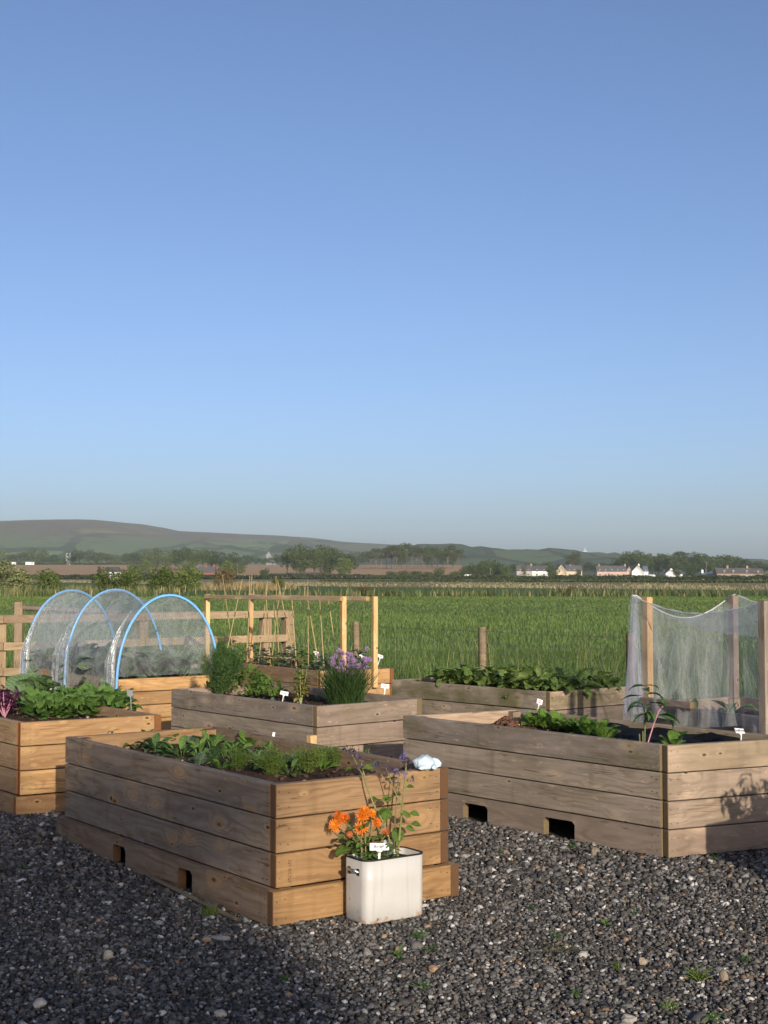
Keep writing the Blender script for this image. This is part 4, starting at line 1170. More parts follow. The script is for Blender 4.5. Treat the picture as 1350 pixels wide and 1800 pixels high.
# stamp on the end board of A
cu = bpy.data.curves.new('stamp', 'FONT'); cu.body = 'DT RCTLP'; cu.size = 0.021; cu.space_character = 1.05
tmp = bpy.data.objects.new('tmp', cu); COL.objects.link(tmp)
dg = bpy.context.evaluated_depsgraph_get(); me = bpy.data.meshes.new_from_object(tmp.evaluated_get(dg)); bpy.data.objects.remove(tmp); me.materials.clear()
st = link('stamp', me, BEDS['A']['root'], M['stamp'])
dA = (BEDS['A']['R'] - BEDS['A']['F']).normalized()
st.matrix_local = Matrix.Translation((dA.x * 0.062 + dA.y * 0.0025, dA.y * 0.062 - dA.x * 0.0025, 0.268)) @ Matrix.Rotation(math.atan2(dA.y, dA.x), 4, 'Z') @ Matrix.Rotation(math.pi / 2, 4, 'X') @ Matrix.Rotation(-math.pi / 2, 4, 'Z')

# ------------------------------------------------------------------ right bed B
def inB(px, py): return on_plane(px, py, BEDS['B']['soil'])
g = 'spinach seedlings in the right bed'
names = ['leftmost', 'second from the left', 'third from the left', 'fourth from the left', 'fifth from the left', 'sixth from the left', 'seventh from the left', 'last and rightmost']
for i, (px, py) in enumerate(((938, 1281), (958, 1282), (980, 1284), (1000, 1288), (1018, 1290), (1034, 1296), (1052, 1296), (1062, 1305))):
    rosette('spinach_plant', 'bright green spinach, %s in the right bed\'s row' % names[i], 'plant', inB(px, py), 'spinach', 13, 0.135, (0.6, 1.45), g)
rosette('spinach_plant', 'broad bright green spinach below the shrubby plant\'s right side', 'plant', inB(1182, 1318), 'spinach', 9, 0.14, (0.2, 1.25))
rosette('spinach_plant', 'small spinach seedling left of the shrubby plant\'s base', 'plant', inB(1092, 1308), 'spinach', 6, 0.06, (0.2, 1.1))
sh = empty('leafy_shrub', inB(1135, 1318), 0, 'young shrubby plant with drooping dark lance leaves in the right bed', 'plant')
sp_ = sh.location
for i, pix in enumerate(([(1133, 1312), (1134, 1270), (1135, 1245), (1134, 1218)], [(1137, 1312), (1150, 1270), (1158, 1250), (1166, 1240)], [(1130, 1312), (1130, 1285)], [(1125, 1312), (1124, 1290)])):
    pts = [at_depth(x, y, sp_.y) - sp_ for x, y in pix]
    link('stem', tube_mesh('stem', pts, 0.0045 if i < 2 else 0.004, 6), sh, M['stalk_pink' if i == 1 else 'stalk'])
for (px, py, az, pt, s_) in ((1134, 1206, 2.9, .1, .12), (1134, 1206, .2, .2, .10), (1136, 1222, .3, .3, .13), (1132, 1224, 2.8, .1, .15), (1130, 1235, 3.4, .0, .13), (1140, 1236, -.4, .1, .13), (1135, 1240, 4.6, .2, .11), (1128, 1243, 2.4, .1, .12),
                             (1158, 1240, .9, .6, .09), (1160, 1243, -.2, .6, .09), (1166, 1238, 1.5, .9, .08), (1160, 1256, -.1, .1, .15), (1156, 1258, -.5, .0, .16), (1150, 1262, 3.6, .1, .11), (1140, 1255, 2.9, -.1, .13), (1136, 1252, 5.2, .1, .12), (1134, 1215, 1.3, .4, .12), (1146, 1250, 4.4, .0, .12), (1168, 1258, -.3, -.6, .12)):
    put_leaf(sh, 'strap', at_depth(px, py, sp_.y + random.uniform(-.03, .03)) - sp_, az, pt, s_ * 0.95, random.uniform(-.4, .4))
# black liner along the back board of B
bB = BEDS['B']
P = np.zeros((25, 9, 3))
for i in range(25):
    for j in range(9):
        v = 0.02 + 0.60 * i / 24; t = j / 8
        p = bB['R'].lerp(bB['K'], v); q = bB['F'].lerp(bB['L'], v); d = (q - p).normalized()
        off = 0.06 + 0.30 * t + 0.02 * math.sin(i * 1.7 + j)
        zz = 0.572 - 0.085 * t ** 0.6 + 0.012 * math.sin(i * 0.9 + 2 * j) + 0.012 * mnoise.noise(Vector((i * .6, j * .9, 0)))
        P[i, j] = (p.x + d.x * off - bB['F'].x, p.y + d.y * off - bB['F'].y, zz)
link('liner', grid_mesh('liner', P), bB['root'], M['liner'])
# heap of red soil at the far left end of B
N_ = 900
c = inbed('B', 0.62, 0.86)
a = rng.uniform(0, 6.28, N_); rr_ = np.sqrt(rng.random(N_)) * 0.17
hz = 0.075 * np.exp(-(rr_ / 0.085) ** 2)
Vs, Ts, Cs = stones_np(np.column_stack([c.x + rr_ * np.cos(a), c.y + rr_ * np.sin(a), c.z + hz]), rng.uniform(0.006, 0.018, N_), dirt=True)
Cs = Cs * np.array([1.9, 1.45, 1.25]) 
tag(link('soil_heap', tri_mesh('soil_heap', Vs, Ts, Cs), mat=M['stones']), 'small heap of reddish soil at the right bed\'s far left end', 'soil', kind=None)

# ------------------------------------------------------------------ middle bed C
def inC(px, py): return on_plane(px, py, BEDS['C']['soil'])
feathery('fennel_plant', 'large dark feathery fennel at the left end of the middle bed', 'plant', inC(388, 1224), 0.44, 0.18, 34, 21000, mat='fennel', stem='stalk_pale', fl=0.05, fw=0.0034, dome=0.9)
hb_ = empty('herb_clump', inC(420, 1221), 0, 'spreading bright green leafy herb clump beside the fennel', 'plant')
for i in range(290):
    a = random.uniform(0, 6.28); r_ = math.sqrt(random.random())
    put_leaf(hb_, 'herb', Vector((math.cos(a) * .27 * r_, math.sin(a) * .2 * r_, random.uniform(.35, 1) * 0.25 * (1 - .75 * r_ ** 2))), random.uniform(0, 6.28), random.uniform(.1, 1.35), random.uniform(.045, .08), random.uniform(-.5, .5))
hb2 = empty('herb_clump', inC(468, 1229), 0, 'lower green herb clump between the big herb clump and the yellowing plant', 'plant')
for i in range(150):
    a = random.uniform(0, 6.28); r_ = math.sqrt(random.random())
    put_leaf(hb2, 'herb', Vector((math.cos(a) * .17 * r_, math.sin(a) * .14 * r_, random.uniform(.3, 1) * 0.16 * (1 - .7 * r_ ** 2))), random.uniform(0, 6.28), random.uniform(.1, 1.35), random.uniform(.04, .07), random.uniform(-.5, .5))
ye = empty('celery_plant', inC(529, 1240), 0, 'thin yellowing leafy plant left of the chives', 'plant')
for i in range(6):
    a = random.uniform(0, 6.28)
    tip = Vector((math.cos(a) * .05, math.sin(a) * .05, random.uniform(.17, .29)))
    link('stem', tube_mesh('stem', [(0, 0, 0), tip * 0.55, tip], [.004, .003, .002], 5), ye, M['stalk_pale'])
    for k in range(24):
        t = random.uniform(.25, 1.05)
        put_leaf(ye, 'yellow' if t < .8 else 'herb', tip * t, random.uniform(0, 6.28), random.uniform(-.2, .8), random.uniform(.04, .065), random.uniform(-.5, .5))
ch = empty('chives', inC(606, 1240), 0, 'dense clump of chives topped with mauve pompom flowers', 'plant')
n = 2300
a = rng.uniform(0, 6.28, n); r_ = np.sqrt(rng.random(n))
B = np.stack([np.cos(a) * r_ * .115, np.sin(a) * r_ * .10, np.zeros(n)], 1)
V, T, k = ribbons(B, a + rng.normal(0, 1.0, n), np.abs(r_ * rng.uniform(0.0, .5, n) + rng.normal(0, .1, n)), rng.uniform(.10, .37, n), np.full(n, .0046), rng.uniform(-.2, 1.1, n), 3)
child_mesh(ch, 'foliage', V, T, 'chive', kind='stuff')
for i in range(52):
    px, py = random.gauss(611, 20), random.gauss(1168, 13)
    if i < 6: px, py = [(590, 1153), (596, 1143), (634, 1168), (640, 1160), (612, 1150), (585, 1168)][i]
    p = at_depth(px, py, ch.location.y + random.uniform(-.07, .07)) - ch.location
    link('flower_stem', tube_mesh('flower_stem', [(p.x * .15, p.y * .15, 0), (p.x * .6, p.y * .6, p.z * .55), p], .0022, 4), ch, M['chive'])
    prt = []
    for q in range(46):
        d = Vector((random.gauss(0, 1), random.gauss(0, 1), random.gauss(0, 1))).normalized()
        s_ = d.orthogonal().normalized() * .0035
        prt.append((np.array([(d * .004 - s_)[:], (d * .004 + s_)[:], (d * .024)[:]]), np.array([(0, 1, 2)])))
    V, T = merge(prt)
    h_ = link('flower_head', tri_mesh('flower_head', V, T), ch, M['fl_chive']); h_.location = p; h_.scale = [random.uniform(.75, 1.15)] * 3
for (px, py, lab) in ((638, 1236, 'small sage green seedling right of the chives'), (560, 1232, 'low grey leaved seedling left of the chives'), (478, 1236, 'pale grey leaved seedling beside the label in the middle bed')):
    rosette('seedling', lab, 'plant', inC(px, py), 'pea', 9, 0.06, (0.2, 1.2))

# ------------------------------------------------------------------ left bed D
def inD(px, py): return on_plane(px, py, BEDS['D']['soil'])
g = 'salad plants packed in the left bed'
k_ = 0
spots = []
for r_i, (u, nn) in enumerate(((0.30, 7), (0.42, 7), (0.18, 6), (0.54, 6))):
    for i in range(nn):
        spots.append((66 + (i + 0.5 * (r_i % 2)) * 24 + random.uniform(-5, 5), 1262 - r_i * 5.5 - i * 1.2, '%s from left in the %s row' % (ORD[i], ['front', 'second', 'third', 'back'][r_i])))
for px, py, wh_ in spots:
    rosette('salad_plant', 'broad leaved salad plant in the left bed, %s' % wh_, 'plant', inD(px, py), 'radish', 20, 0.095, (0.3, 1.45), g, 0.045, 0.085)
cb = rosette('cabbage_plant', 'large grey-green cabbage with broad curled leaves in the left bed', 'plant', inD(45, 1246), 'cabbage', 9, 0.27, (0.2, 1.2), None, 0.02, 0.03)
kl = empty('purple_kale', inD(8, 1262), 0, 'frilly purple kale with pink stalks at the left edge', 'plant')
for i in range(9):
    a = i * 2.4; tip = Vector((math.cos(a) * .06, math.sin(a) * .06, random.uniform(.10, .20)))
    link('stem', tube_mesh('stem', [(0, 0, 0), tip * .5, tip], [.006, .005, .003], 6), kl, M['stalk_pink'])
    for k in range(13):
        t = random.uniform(.5, 1.15)
        put_leaf(kl, 'purple', tip * t, random.uniform(0, 6.28), random.uniform(-.4, .9), random.uniform(.035, .065), random.uniform(-.8, .8))
rosette('purple_kale', 'second purple kale half outside the left edge', 'plant', inD(-26, 1250), 'purple', 20, .16, (.1, 1.3))
rosette('seedling', 'low dark green leaf at the left bed\'s right end', 'plant', inD(252, 1262), 'kale', 5, 0.08, (0.0, .5))

# ------------------------------------------------------------------ tunnel bed E, bean bed F, beet bed H, net bed I, outer bed G
g = 'brassicas under the tunnel'
for i in range(5):
    for j in range(3):
        p = inbed('E', 0.2 + 0.3 * j + random.uniform(-.04, .04), 0.12 + 0.19 * i + random.uniform(-.03, .03))
        rosette('brassica_plant', 'blue green brassica under the plastic tunnel, %s from the near end in the %s row' % (ORD[i], ['left', 'middle', 'right'][j]), 'plant', p, 'brassica', 16, 0.24, (0.15, 1.35), g, 0.03, 0.10)
g = 'pea seedlings under the bean frame'
for i in range(11):
    for j in range(2):
        p = inbed('F', 0.28 + 0.44 * j + random.uniform(-.05, .05), 0.06 + 0.085 * i + random.uniform(-.02, .02))
        root = empty('pea_plant', p, 0, 'young climbing plant under the bean frame, %s from the near end in the %s row' % (ORD[i], ['left', 'right'][j]), 'plant', g)
        hh = random.uniform(.13, .27)
        link('stem', tube_mesh('stem', [(0, 0, 0), (.01, 0, hh * .5), (0, .01, hh)], .003, 5), root, M['stalk'])
        for k in range(20):
            put_leaf(root, 'pea' if (i + j) % 3 else 'herb', Vector((0, 0, hh * random.uniform(.2, 1.05))), random.uniform(0, 6.28), random.uniform(-.2, .7), random.uniform(.05, .09), random.uniform(-.4, .4))
g = 'beetroot plants in the back bed'
for i in range(8):
    for j in range(3):
        p = inbed('H', 0.22 + 0.28 * j + random.uniform(-.05, .05), 0.08 + 0.095 * i + random.uniform(-.02, .02))
        if (p.y - 10.7) > 1.35: continue
        rosette('beetroot_plant', 'bushy beetroot before the wire fence, %s from the near end in the %s row' % (ORD[i], ['left', 'middle', 'right'][j]), 'plant', p, 'beet', 18, 0.215, (0.75, 1.5), g, 0.03, 0.03)
for i, (u, v) in enumerate(((.3, .86), (.6, .9), (.75, .82))):
    rosette('seedling', ['low leafy seedling at the beetroot bed\'s bare left end', 'second low seedling at the beetroot bed\'s bare left end', 'third low seedling at the beetroot bed\'s bare left end'][i], 'plant', inbed('H', u, v), 'pea', 7, .09, (.1, 1.0))
g = 'leafy plants under the netting'
for i in range(6):
    for j in range(2):
        p = inbed('I', 0.3 + 0.4 * j, 0.1 + 0.155 * i)
        rosette('leafy_plant', 'low leafy plant under the white netting, %s from the near end in the %s row' % (ORD[i], ['left', 'right'][j]), 'plant', p, 'kale', 9, 0.17, (0.1, 1.1), g)
for i in range(7):
    p = inbed('G', 0.2 + 0.08 * i, 0.93 - 0.1 * (i % 4))
    root = empty('tall_crop', p, 0, 'tall bushy crop plant, %s of those in the bed outside the right edge' % ORD[i], 'plant', 'tall crop outside the frame')
    hh = random.uniform(.22, .42)
    for s_ in range(5):
        a = s_ * 1.3; tip = Vector((math.cos(a) * .1, math.sin(a) * .1, hh * random.uniform(.7, 1)))
        link('stem', tube_mesh('stem', [(0, 0, 0), tip * .5, tip], .004, 5), root, M['stalk'])
        for k in range(14):
            put_leaf(root, 'beet', tip * random.uniform(.3, 1.05), random.uniform(0, 6.28), random.uniform(-.3, .7), random.uniform(.07, .12))

# ------------------------------------------------------------------ timber helpers
def timber(name, parent, a, b, sx, sy, mat, weather=0.2, spin=0.0, algae=0.0):
    """square timber from a to b (parent space), local X along its length"""
    a, b = Vector(a), Vector(b); d = b - a
    me = box_mesh(name, (0, -sx / 2, -sy / 2), (d.length, sx / 2, sy / 2), min(sx, sy) * 0.06)
    o = link(name, me, parent, M[mat]); o['weather'] = weather; o['algae'] = algae
    q = d.to_track_quat('X', 'Z').to_matrix().to_4x4()
    o.matrix_local = Matrix.Translation(a) @ q @ Matrix.Rotation(spin, 4, 'X')
    return o

# ------------------------------------------------------------------ bean frame over bed F
bF = BEDS['F']; f0 = Vector((bF['F'].x, bF['F'].y, 0))
fr = empty('bean_frame', f0, 0, 'pale timber post-and-rail frame over the far bed with canes tied to it', 'plant frame')
def fpt(u, v, z, out=0.0):
    p = inbed('F', u, v); d = (bF['F'] - bF['L']).normalized()
    return Vector((p.x + d.x * out - f0.x, p.y + d.y * out - f0.y, z))
spinF = 0.0
dF = (bF['R'] - bF['F']); angF = math.atan2(dF.y, dF.x)
for (u, v, out, z0) in ((0.36, 0.0, -0.07, 0.3), (0.71, 0.0, 0.024, 0.42), (0.06, 1.0, -0.02, 0.3), (0.72, 1.0, -0.05, 0.3)):
    p0 = fpt(u, v, z0, out); p1 = fpt(u, v, 1.31, out)
    me = box_mesh('post', (0, -0.028, -0.024), (p1.z - p0.z, 0.028, 0.024), 0.003)
    o = link('post', me, fr, M['wood_pale']); o['weather'] = 0.0
    o.matrix_local = Matrix.Translation(p0) @ Matrix.Rotation(angF, 4, 'Z') @ Matrix.Rotation(-math.pi / 2, 4, 'Y')
for (u0, u1) in ((0.36, 0.06), (0.71, 0.72)):
    a = fpt(u0, 0, 1.285, -0.03); b = fpt(u1, 1, 1.285, 0.02)
    sgn = 1 if u0 < .5 else -1
    timber('rail', fr, a + Vector((-0.035 , -0.01, 0)), b + Vector((-0.035, -0.01, 0)), 0.04, 0.042, 'wood_pale', 0.85)
# bamboo canes: foot pixel, top pixel, v along the bed
g = 'bamboo canes on the bean frame'
canes = [(391, 1010, 410, 1150, 1.0), (426, 1018, 402, 1130, 0.95), (443, 1010, 434, 1135, .9), (439, 1012, 436, 1120, .85), (471, 1022, 456, 1150, .75), (467, 1035, 473, 1130, .72), (485, 1012, 490, 1150, .62), (488, 1020, 505, 1100, .6), (492, 1033, 480, 1140, .58),
         (541, 1020, 542, 1158, .38), (540, 1050, 557, 1150, .36), (562, 1054, 568, 1150, .28), (577, 1052, 591, 1150, .16), (513, 1050, 521, 1170, .5), (481, 1062, 487, 1145, .66)]
order = ['first', 'second', 'third', 'fourth', 'fifth', 'sixth', 'seventh', 'eighth', 'ninth', 'tenth', 'eleventh', 'twelfth', 'thirteenth', 'fourteenth', 'fifteenth']
rank = sorted(range(len(canes)), key=lambda i: canes[i][0])
for i, (tx, ty, bx, by, v) in enumerate(canes):
    Yc = inbed('F', 0.45, v).y
    a = at_depth(bx, by, Yc - 0.05); b = at_depth(tx, ty, Yc + 0.05)
    d = b - a; t = (bF['soil'] - 0.02 - a.z) / d.z; a2 = a + d * t
    pts = [a2.lerp(b, k / 6) for k in range(7)]
    o = link('bamboo_cane', tube_mesh('bamboo_cane', [p - a2 for p in pts], [.0065 - .0004 * k for k in range(7)], 6), None, M['bamboo'])
    o.location = a2
    tag(o, 'thin bamboo cane, %s from the left by its top on the bean frame' % order[rank.index(i)], 'cane', g)

# ------------------------------------------------------------------ plastic tunnel over bed E
bE = BEDS['E']; e0 = Vector((bE['F'].x, bE['F'].y, 0))
tun = empty('crop_tunnel', e0, 0, 'clear plastic crop tunnel on blue pipe hoops at the left', 'crop tunnel')
uE = (bE['R'] - bE['F']).normalized(); vE = (bE['L'] - bE['F']).normalized(); wE = (bE['R'] - bE['F']).length; lE = (bE['L'] - bE['F']).length
def ept(s, along, z, out=0.03):
    """s: -1..1 across, along metres"""
    c = uE * (wE / 2 + s * (wE / 2 + out)) + vE * along
    return Vector((c.x, c.y, z))
HOOPS = [(-0.03, 1.335), (1.07, 1.375), (2.08, 1.36)]
def arch(th, hz, zb=0.5):
    """half-ellipse then straight legs; th 0..pi"""
    return -math.cos(th), zb + (hz - zb) * math.sin(th) ** 0.9
for al, hz in HOOPS:
    pts = [ept(-1, al, 0.36)]
    for k in range(41):
        s, z = arch(math.pi * k / 40, hz); pts.append(ept(s, al, z))
    pts.append(ept(1, al, 0.36))
    link('hoop', tube_mesh('hoop', pts, 0.0118, 10), tun, M['blue_pipe'])

def film_mat(name, col, base, amp, scale, stretch, gloss, rough, fine=0.0, tcol=(0.9, 0.92, 0.92)):
    m, t, n, l, p = new_mat(name)
    n.remove(p)
    tc = N(n, 'ShaderNodeTexCoord'); v = map_vec(t, tc.outputs['Object'], stretch)
    f = noise_n(t, v, scale, 5, 0.6, 1.2)
    crease = math_n(t, 'POWER', math_n(t, 'SUBTRACT', 1.0, math_n(t, 'ABSOLUTE', math_n(t, 'MULTIPLY', math_n(t, 'SUBTRACT', f, 0.5), 5.0)), clamp=True), 4.0)
    g_ = noise_n(t, v, scale * 0.35, 3)
    fac = math_n(t, 'ADD', base, math_n(t, 'ADD', math_n(t, 'MULTIPLY', crease, amp), math_n(t, 'MULTIPLY', math_n(t, 'SUBTRACT', g_, 0.4), amp * 0.6)), clamp=True)
    tr = N(n, 'ShaderNodeBsdfTransparent'); tr.inputs[0].default_value = (*tcol, 1)
    df = N(n, 'ShaderNodeBsdfDiffuse'); df.inputs[0].default_value = (*col, 1)
    tl = N(n, 'ShaderNodeBsdfTranslucent'); tl.inputs[0].default_value = (*col, 1)
    ad = N(n, 'ShaderNodeMixShader'); ad.inputs[0].default_value = 0.4
    l.new(df.outputs[0], ad.inputs[1]); l.new(tl.outputs[0], ad.inputs[2])
    gl = N(n, 'ShaderNodeBsdfGlossy'); gl.inputs['Roughness'].default_value = rough
    b = N(n, 'ShaderNodeBump'); b.inputs['Strength'].default_value = 0.7; b.inputs['Distance'].default_value = 0.03
    l.new(f, b.inputs['Height']); l.new(b.outputs[0], gl.inputs['Normal'])
    m1 = N(n, 'ShaderNodeMixShader'); l.new(fac, m1.inputs[0]); l.new(tr.outputs[0], m1.inputs[1]); l.new(ad.outputs[0], m1.inputs[2])
    m2 = N(n, 'ShaderNodeMixShader'); m2.inputs[0].default_value = gloss; l.new(m1.outputs[0], m2.inputs[1]); l.new(gl.outputs[0], m2.inputs[2])
    l.new(m2.outputs[0], n['Material Output'].inputs[0])
    return m
M['film'] = film_mat('film', (0.62, 0.66, 0.66), 0.23, 0.24, 3.0, (1.6, 1.0, 0.8), 0.06, 0.18)
M['film_thin'] = film_mat('film_thin', (0.6, 0.64, 0.64), 0.10, 0.16, 2.2, (1.2, 1.2, 0.7), 0.04, 0.2)
M['film_bunch'] = film_mat('film_bunch', (0.66, 0.69, 0.69), 0.12, 0.34, 6.0, (1.8, 1.8, 0.5), 0.08, 0.2)
M['net'] = film_mat('net', (0.80, 0.81, 0.82), 0.115, 0.13, 6.0, (1.5, 1.5, 0.28), 0.0, 0.4, tcol=(0.93, 0.94, 0.97))

na, ns = 60, 40
P = np.zeros((na + 1, ns + 1, 3))
for i in range(na + 1):
    al = -0.05 + 2.16 * i / na
    hz = np.interp(al, [h[0] for h in HOOPS], [h[1] for h in HOOPS]) + 0.012
    sagk = math.sin(math.pi * min(1, max(0, (al - (-.03)) / 1.10 if al < 1.07 else (al - 1.07) / 1.01))) ** 0.8
    for j in range(ns + 1):
        th = math.pi * j / ns
        # left skirt hangs lower and loose
        s, z = arch(th, hz - 0.085 * sagk * math.sin(th) ** 2)
        o_ = 0.034 - 0.03 * sagk
        nn = 0.022 * mnoise.noise(Vector((al * 4, th * 2.5, 1))) * sagk
        P[i, j] = ept(s * (1 + nn), al, z + nn, o_)
film = link('film', grid_mesh('film', P), tun, M['film'])
# skirts down the long sides
for sd in (-1, 1):
    P = np.zeros((na + 1, 9, 3))
    for i in range(na + 1):
        al = -0.05 + 2.16 * i / na
        zb = 0.26 + 0.10 * mnoise.noise(Vector((al * 2.2, sd * 3, 0))) + 0.05 * math.sin(al * 5)
        for j in range(9):
            t = j / 8
            P[i, j] = ept(sd, al, 0.5 + (zb - 0.5) * t, 0.03 + 0.03 * t + 0.018 * math.sin(al * 26 + 3 * mnoise.noise(Vector((al * 3, 0, 0)))) * t)
    link('film_skirt', grid_mesh('film_skirt', P), tun, M['film'])
# gathered film hanging in bunches on the near-left side
for (al0, al1, s0) in ((0.02, 0.16, -1), (1.0, 1.30, -1), (1.95, 2.10, -1)):
    P = np.zeros((22, 30, 3))
    for i in range(22):
        for j in range(30):
            t = j / 29; u = i / 21
            th = math.pi * (0.30 * (1 - t))
            s, z = arch(th, 1.34)
            if t > 0.75: z = 0.5 - (t - 0.75) * 0.9
            al = (al0 + al1) / 2 + (u - .5) * ((al1 - al0) * (0.25 + 1.5 * t ** 1.5))
            P[i, j] = ept(s, al, z, 0.05 + 0.02 * math.sin(u * 24 + t * 3) * (0.3 + t))
    link('film_fold', grid_mesh('film_fold', P), tun, M['film_bunch'])
# near end closed by a thin sheet
pts = [arch(math.pi * k / 40, 1.325) for k in range(41)]
V = [ept(s, -.02, z)[:] for k, (s, z) in enumerate(pts)] + [ept(s, 0.0, 0.62)[:] for k, (s, z) in enumerate(pts)]
T = [(k, k + 1, 41 + k + 1) for k in range(40)] + [(k, 41 + k + 1, 41 + k) for k in range(40)]
link('film_end', tri_mesh('film_end', np.array(V), np.array(T), smooth=True), tun, M['film_thin'])
# far end closed
P = np.zeros((2, 41, 3))
pts = [arch(math.pi * k / 40, 1.34) for k in range(41)]
V = [ept(s, 2.12, z)[:] for s, z in pts] + [ept(s, 2.12, 0.45)[:] for s, z in pts]
T = [(k, k + 1, 41 + k + 1) for k in range(40)] + [(k, 41 + k + 1, 41 + k) for k in range(40)]
link('film_end', tri_mesh('film_end', np.array(V), np.array(T), smooth=True), tun, M['film'])

# ------------------------------------------------------------------ netting over bed I
bI = BEDS['I']; i0 = Vector((bI['L'].x, bI['L'].y, 0))
net = empty('crop_netting', i0, 0, 'white crop netting draped over timber posts on the right bed', 'netting')
uI = (bI['K'] - bI['L']).normalized(); vI = (bI['F'] - bI['L']).normalized(); wI = (bI['K'] - bI['L']).length; lI = (bI['F'] - bI['L']).length
def ipt(u, v, z, nrm=(0, 0)):
    c = uI * (u * wI + nrm[0]) + vI * (v * lI + nrm[1])
    return Vector((c.x, c.y, z))
angI = math.atan2(uI.y, uI.x)
for (u, v, z0, zt, wt, dx) in ((0.04, 0.035, 0.3, 1.355, 0.0, 0.0), (0.93, 0.03, 0.3, 1.36, .75, 0), (-0.105, 0.63, 0.3, 1.35, 1.0, 0), (1.03, .63, .3, 1.34, .6, 0), (-.03, .97, .3, 1.34, .6, 0), (1.03, .97, .3, 1.34, .6, 0)):
    p0 = ipt(u, v, z0)
    o = link('post', box_mesh('post', (0, -0.03, -0.027), (zt - z0, 0.03, 0.027), 0.003), net, M['wood_pale' if wt < .5 else 'wood_old']); o['weather'] = wt; o['algae'] = 0.0
    o.matrix_local = Matrix.Translation(p0) @ Matrix.Rotation(angI, 4, 'Z') @ Matrix.Rotation(-math.pi / 2, 4, 'Y')
timber('lath', net, ipt(-.08, 0.07, 0.625), ipt(-.08, 0.31, 0.63), 0.05, 0.045, 'wood_old', .4)
def roof_z(u, v):
    vv = abs(((v * 2) % 1.0) - 0.0); bay = math.sin(math.pi * ((v / 0.63) % 1.0))
    side = 1.0
    z = 1.36 - 0.155 * bay ** 0.9 * (0.75 + 0.25 * math.sin(math.pi * u)) - 0.17 * math.sin(math.pi * max(0, min(1, u))) ** 1.0 * (1 - 0.3 * bay)
    return z
n1, n2 = 40, 70
P = np.zeros((n1 + 1, n2 + 1, 3))
for i in range(n1 + 1):
    for j in range(n2 + 1):
        u = i / n1; v = j / n2
        z = roof_z(u, v) + 0.018 * mnoise.noise(Vector((u * 6, v * 12, 3)))
        P[i, j] = ipt(u * 1.06 - .04, v * 0.99 + .01, z)
link('net_top', grid_mesh('net_top', P), net, M['net'])
def curtain(name, uv0, uv1, outn, zbot, zt_fn, flare, folds, seed, nu=70, nv=26, gather=0.0):
    P = np.zeros((nu + 1, nv + 1, 3))
    for i in range(nu + 1):
        s = i / nu
        for j in range(nv + 1):
            t = j / nv
            s2 = s
            u = uv0[0] + (uv1[0] - uv0[0]) * s2; v = uv0[1] + (uv1[1] - uv0[1]) * s2
            zt = zt_fn(max(0, min(1, u)), max(0, min(1, v)))
            zb = zbot + 0.07 * mnoise.noise(Vector((s * 5, seed, 0)))
            z = zt + (zb - zt) * t
            off = 0.015 + flare * t + (0.02 + 0.03 * t) * math.sin(s * folds * 6.28 + 2.5 * mnoise.noise(Vector((s * 4, seed, t)))) * t + 0.035 * mnoise.noise(Vector((s * 4, t * 3, seed)))
            P[i, j] = ipt(u, v, z, (outn[0] * off, outn[1] * off))
    link(name, grid_mesh(name, P), net, M['net'])
curtain('net_side', (-0.045, 0.0), (-0.045, 1.0), (-1, 0), 0.50, roof_z, 0.02, 9, 1)
curtain('net_side', (1.03, 0.0), (1.03, 1.0), (1, 0), 0.45, roof_z, 0.06, 8, 2)
curtain('net_end', (-0.04, 0.0), (1.02, 0.0), (0, -1), 0.35, roof_z, 0.10, 5, 3)
M['rim_highlight'] = film_mat('rim_highlight', (0.72, 0.73, 0.74), 0.55, 0.3, 9.0, (1, 1, 1), 0.0, .4)  # white tubes added on the net's top folds for bright rim highlights
for u_ in (-.045, 1.03):
    pts = [ipt(u_, .01 + .98 * k / 40, roof_z(max(0, min(1, u_)), .01 + .98 * k / 40) + .006) for k in range(41)]
    link('rim_highlight', tube_mesh('rim_highlight', pts, [.006 + .003 * math.sin(k * 1.7) for k in range(41)], 6, False), net, M['rim_highlight'])
pts = [ipt(-.04 + 1.06 * k / 24, 0.0, roof_z(max(0, min(1, -.04 + 1.06 * k / 24)), 0.0) + .006) for k in range(25)]
link('rim_highlight', tube_mesh('rim_highlight', pts, .006, 6, False), net, M['rim_highlight'])
# loose corner hanging outside the pale post
P = np.zeros((26, 30, 3))
for i in range(26):
    for j in range(30):
        s = i / 25; t = j / 29
        wdt = 0.05 + 0.22 * t ** 1.1
        c = ipt(0.02 + 0.01 * math.sin(s * 20), 0.0, 0)
        along = (s - 0.35) * wdt
        cc = uI * (-0.03 - 0.05 * t + 0.022 * math.sin(s * 17 + t * 2) * (0.3 + t)) + (vI * 1.0) * along
        P[i, j] = (cc.x, cc.y, 1.36 - 0.98 * t + 0.08 * (s > .6) * t * (s - .6) * 2)
link('net_corner', grid_mesh('net_corner', P), net, M['net'])
P2 = P.copy(); P2[..., 0] += 0.02; P2[..., 1] += 0.035; P2[..., 2] = 1.36 - (1.36 - P[..., 2]) * 0.86
link('net_corner', grid_mesh('net_corner', P2), net, M['net'])

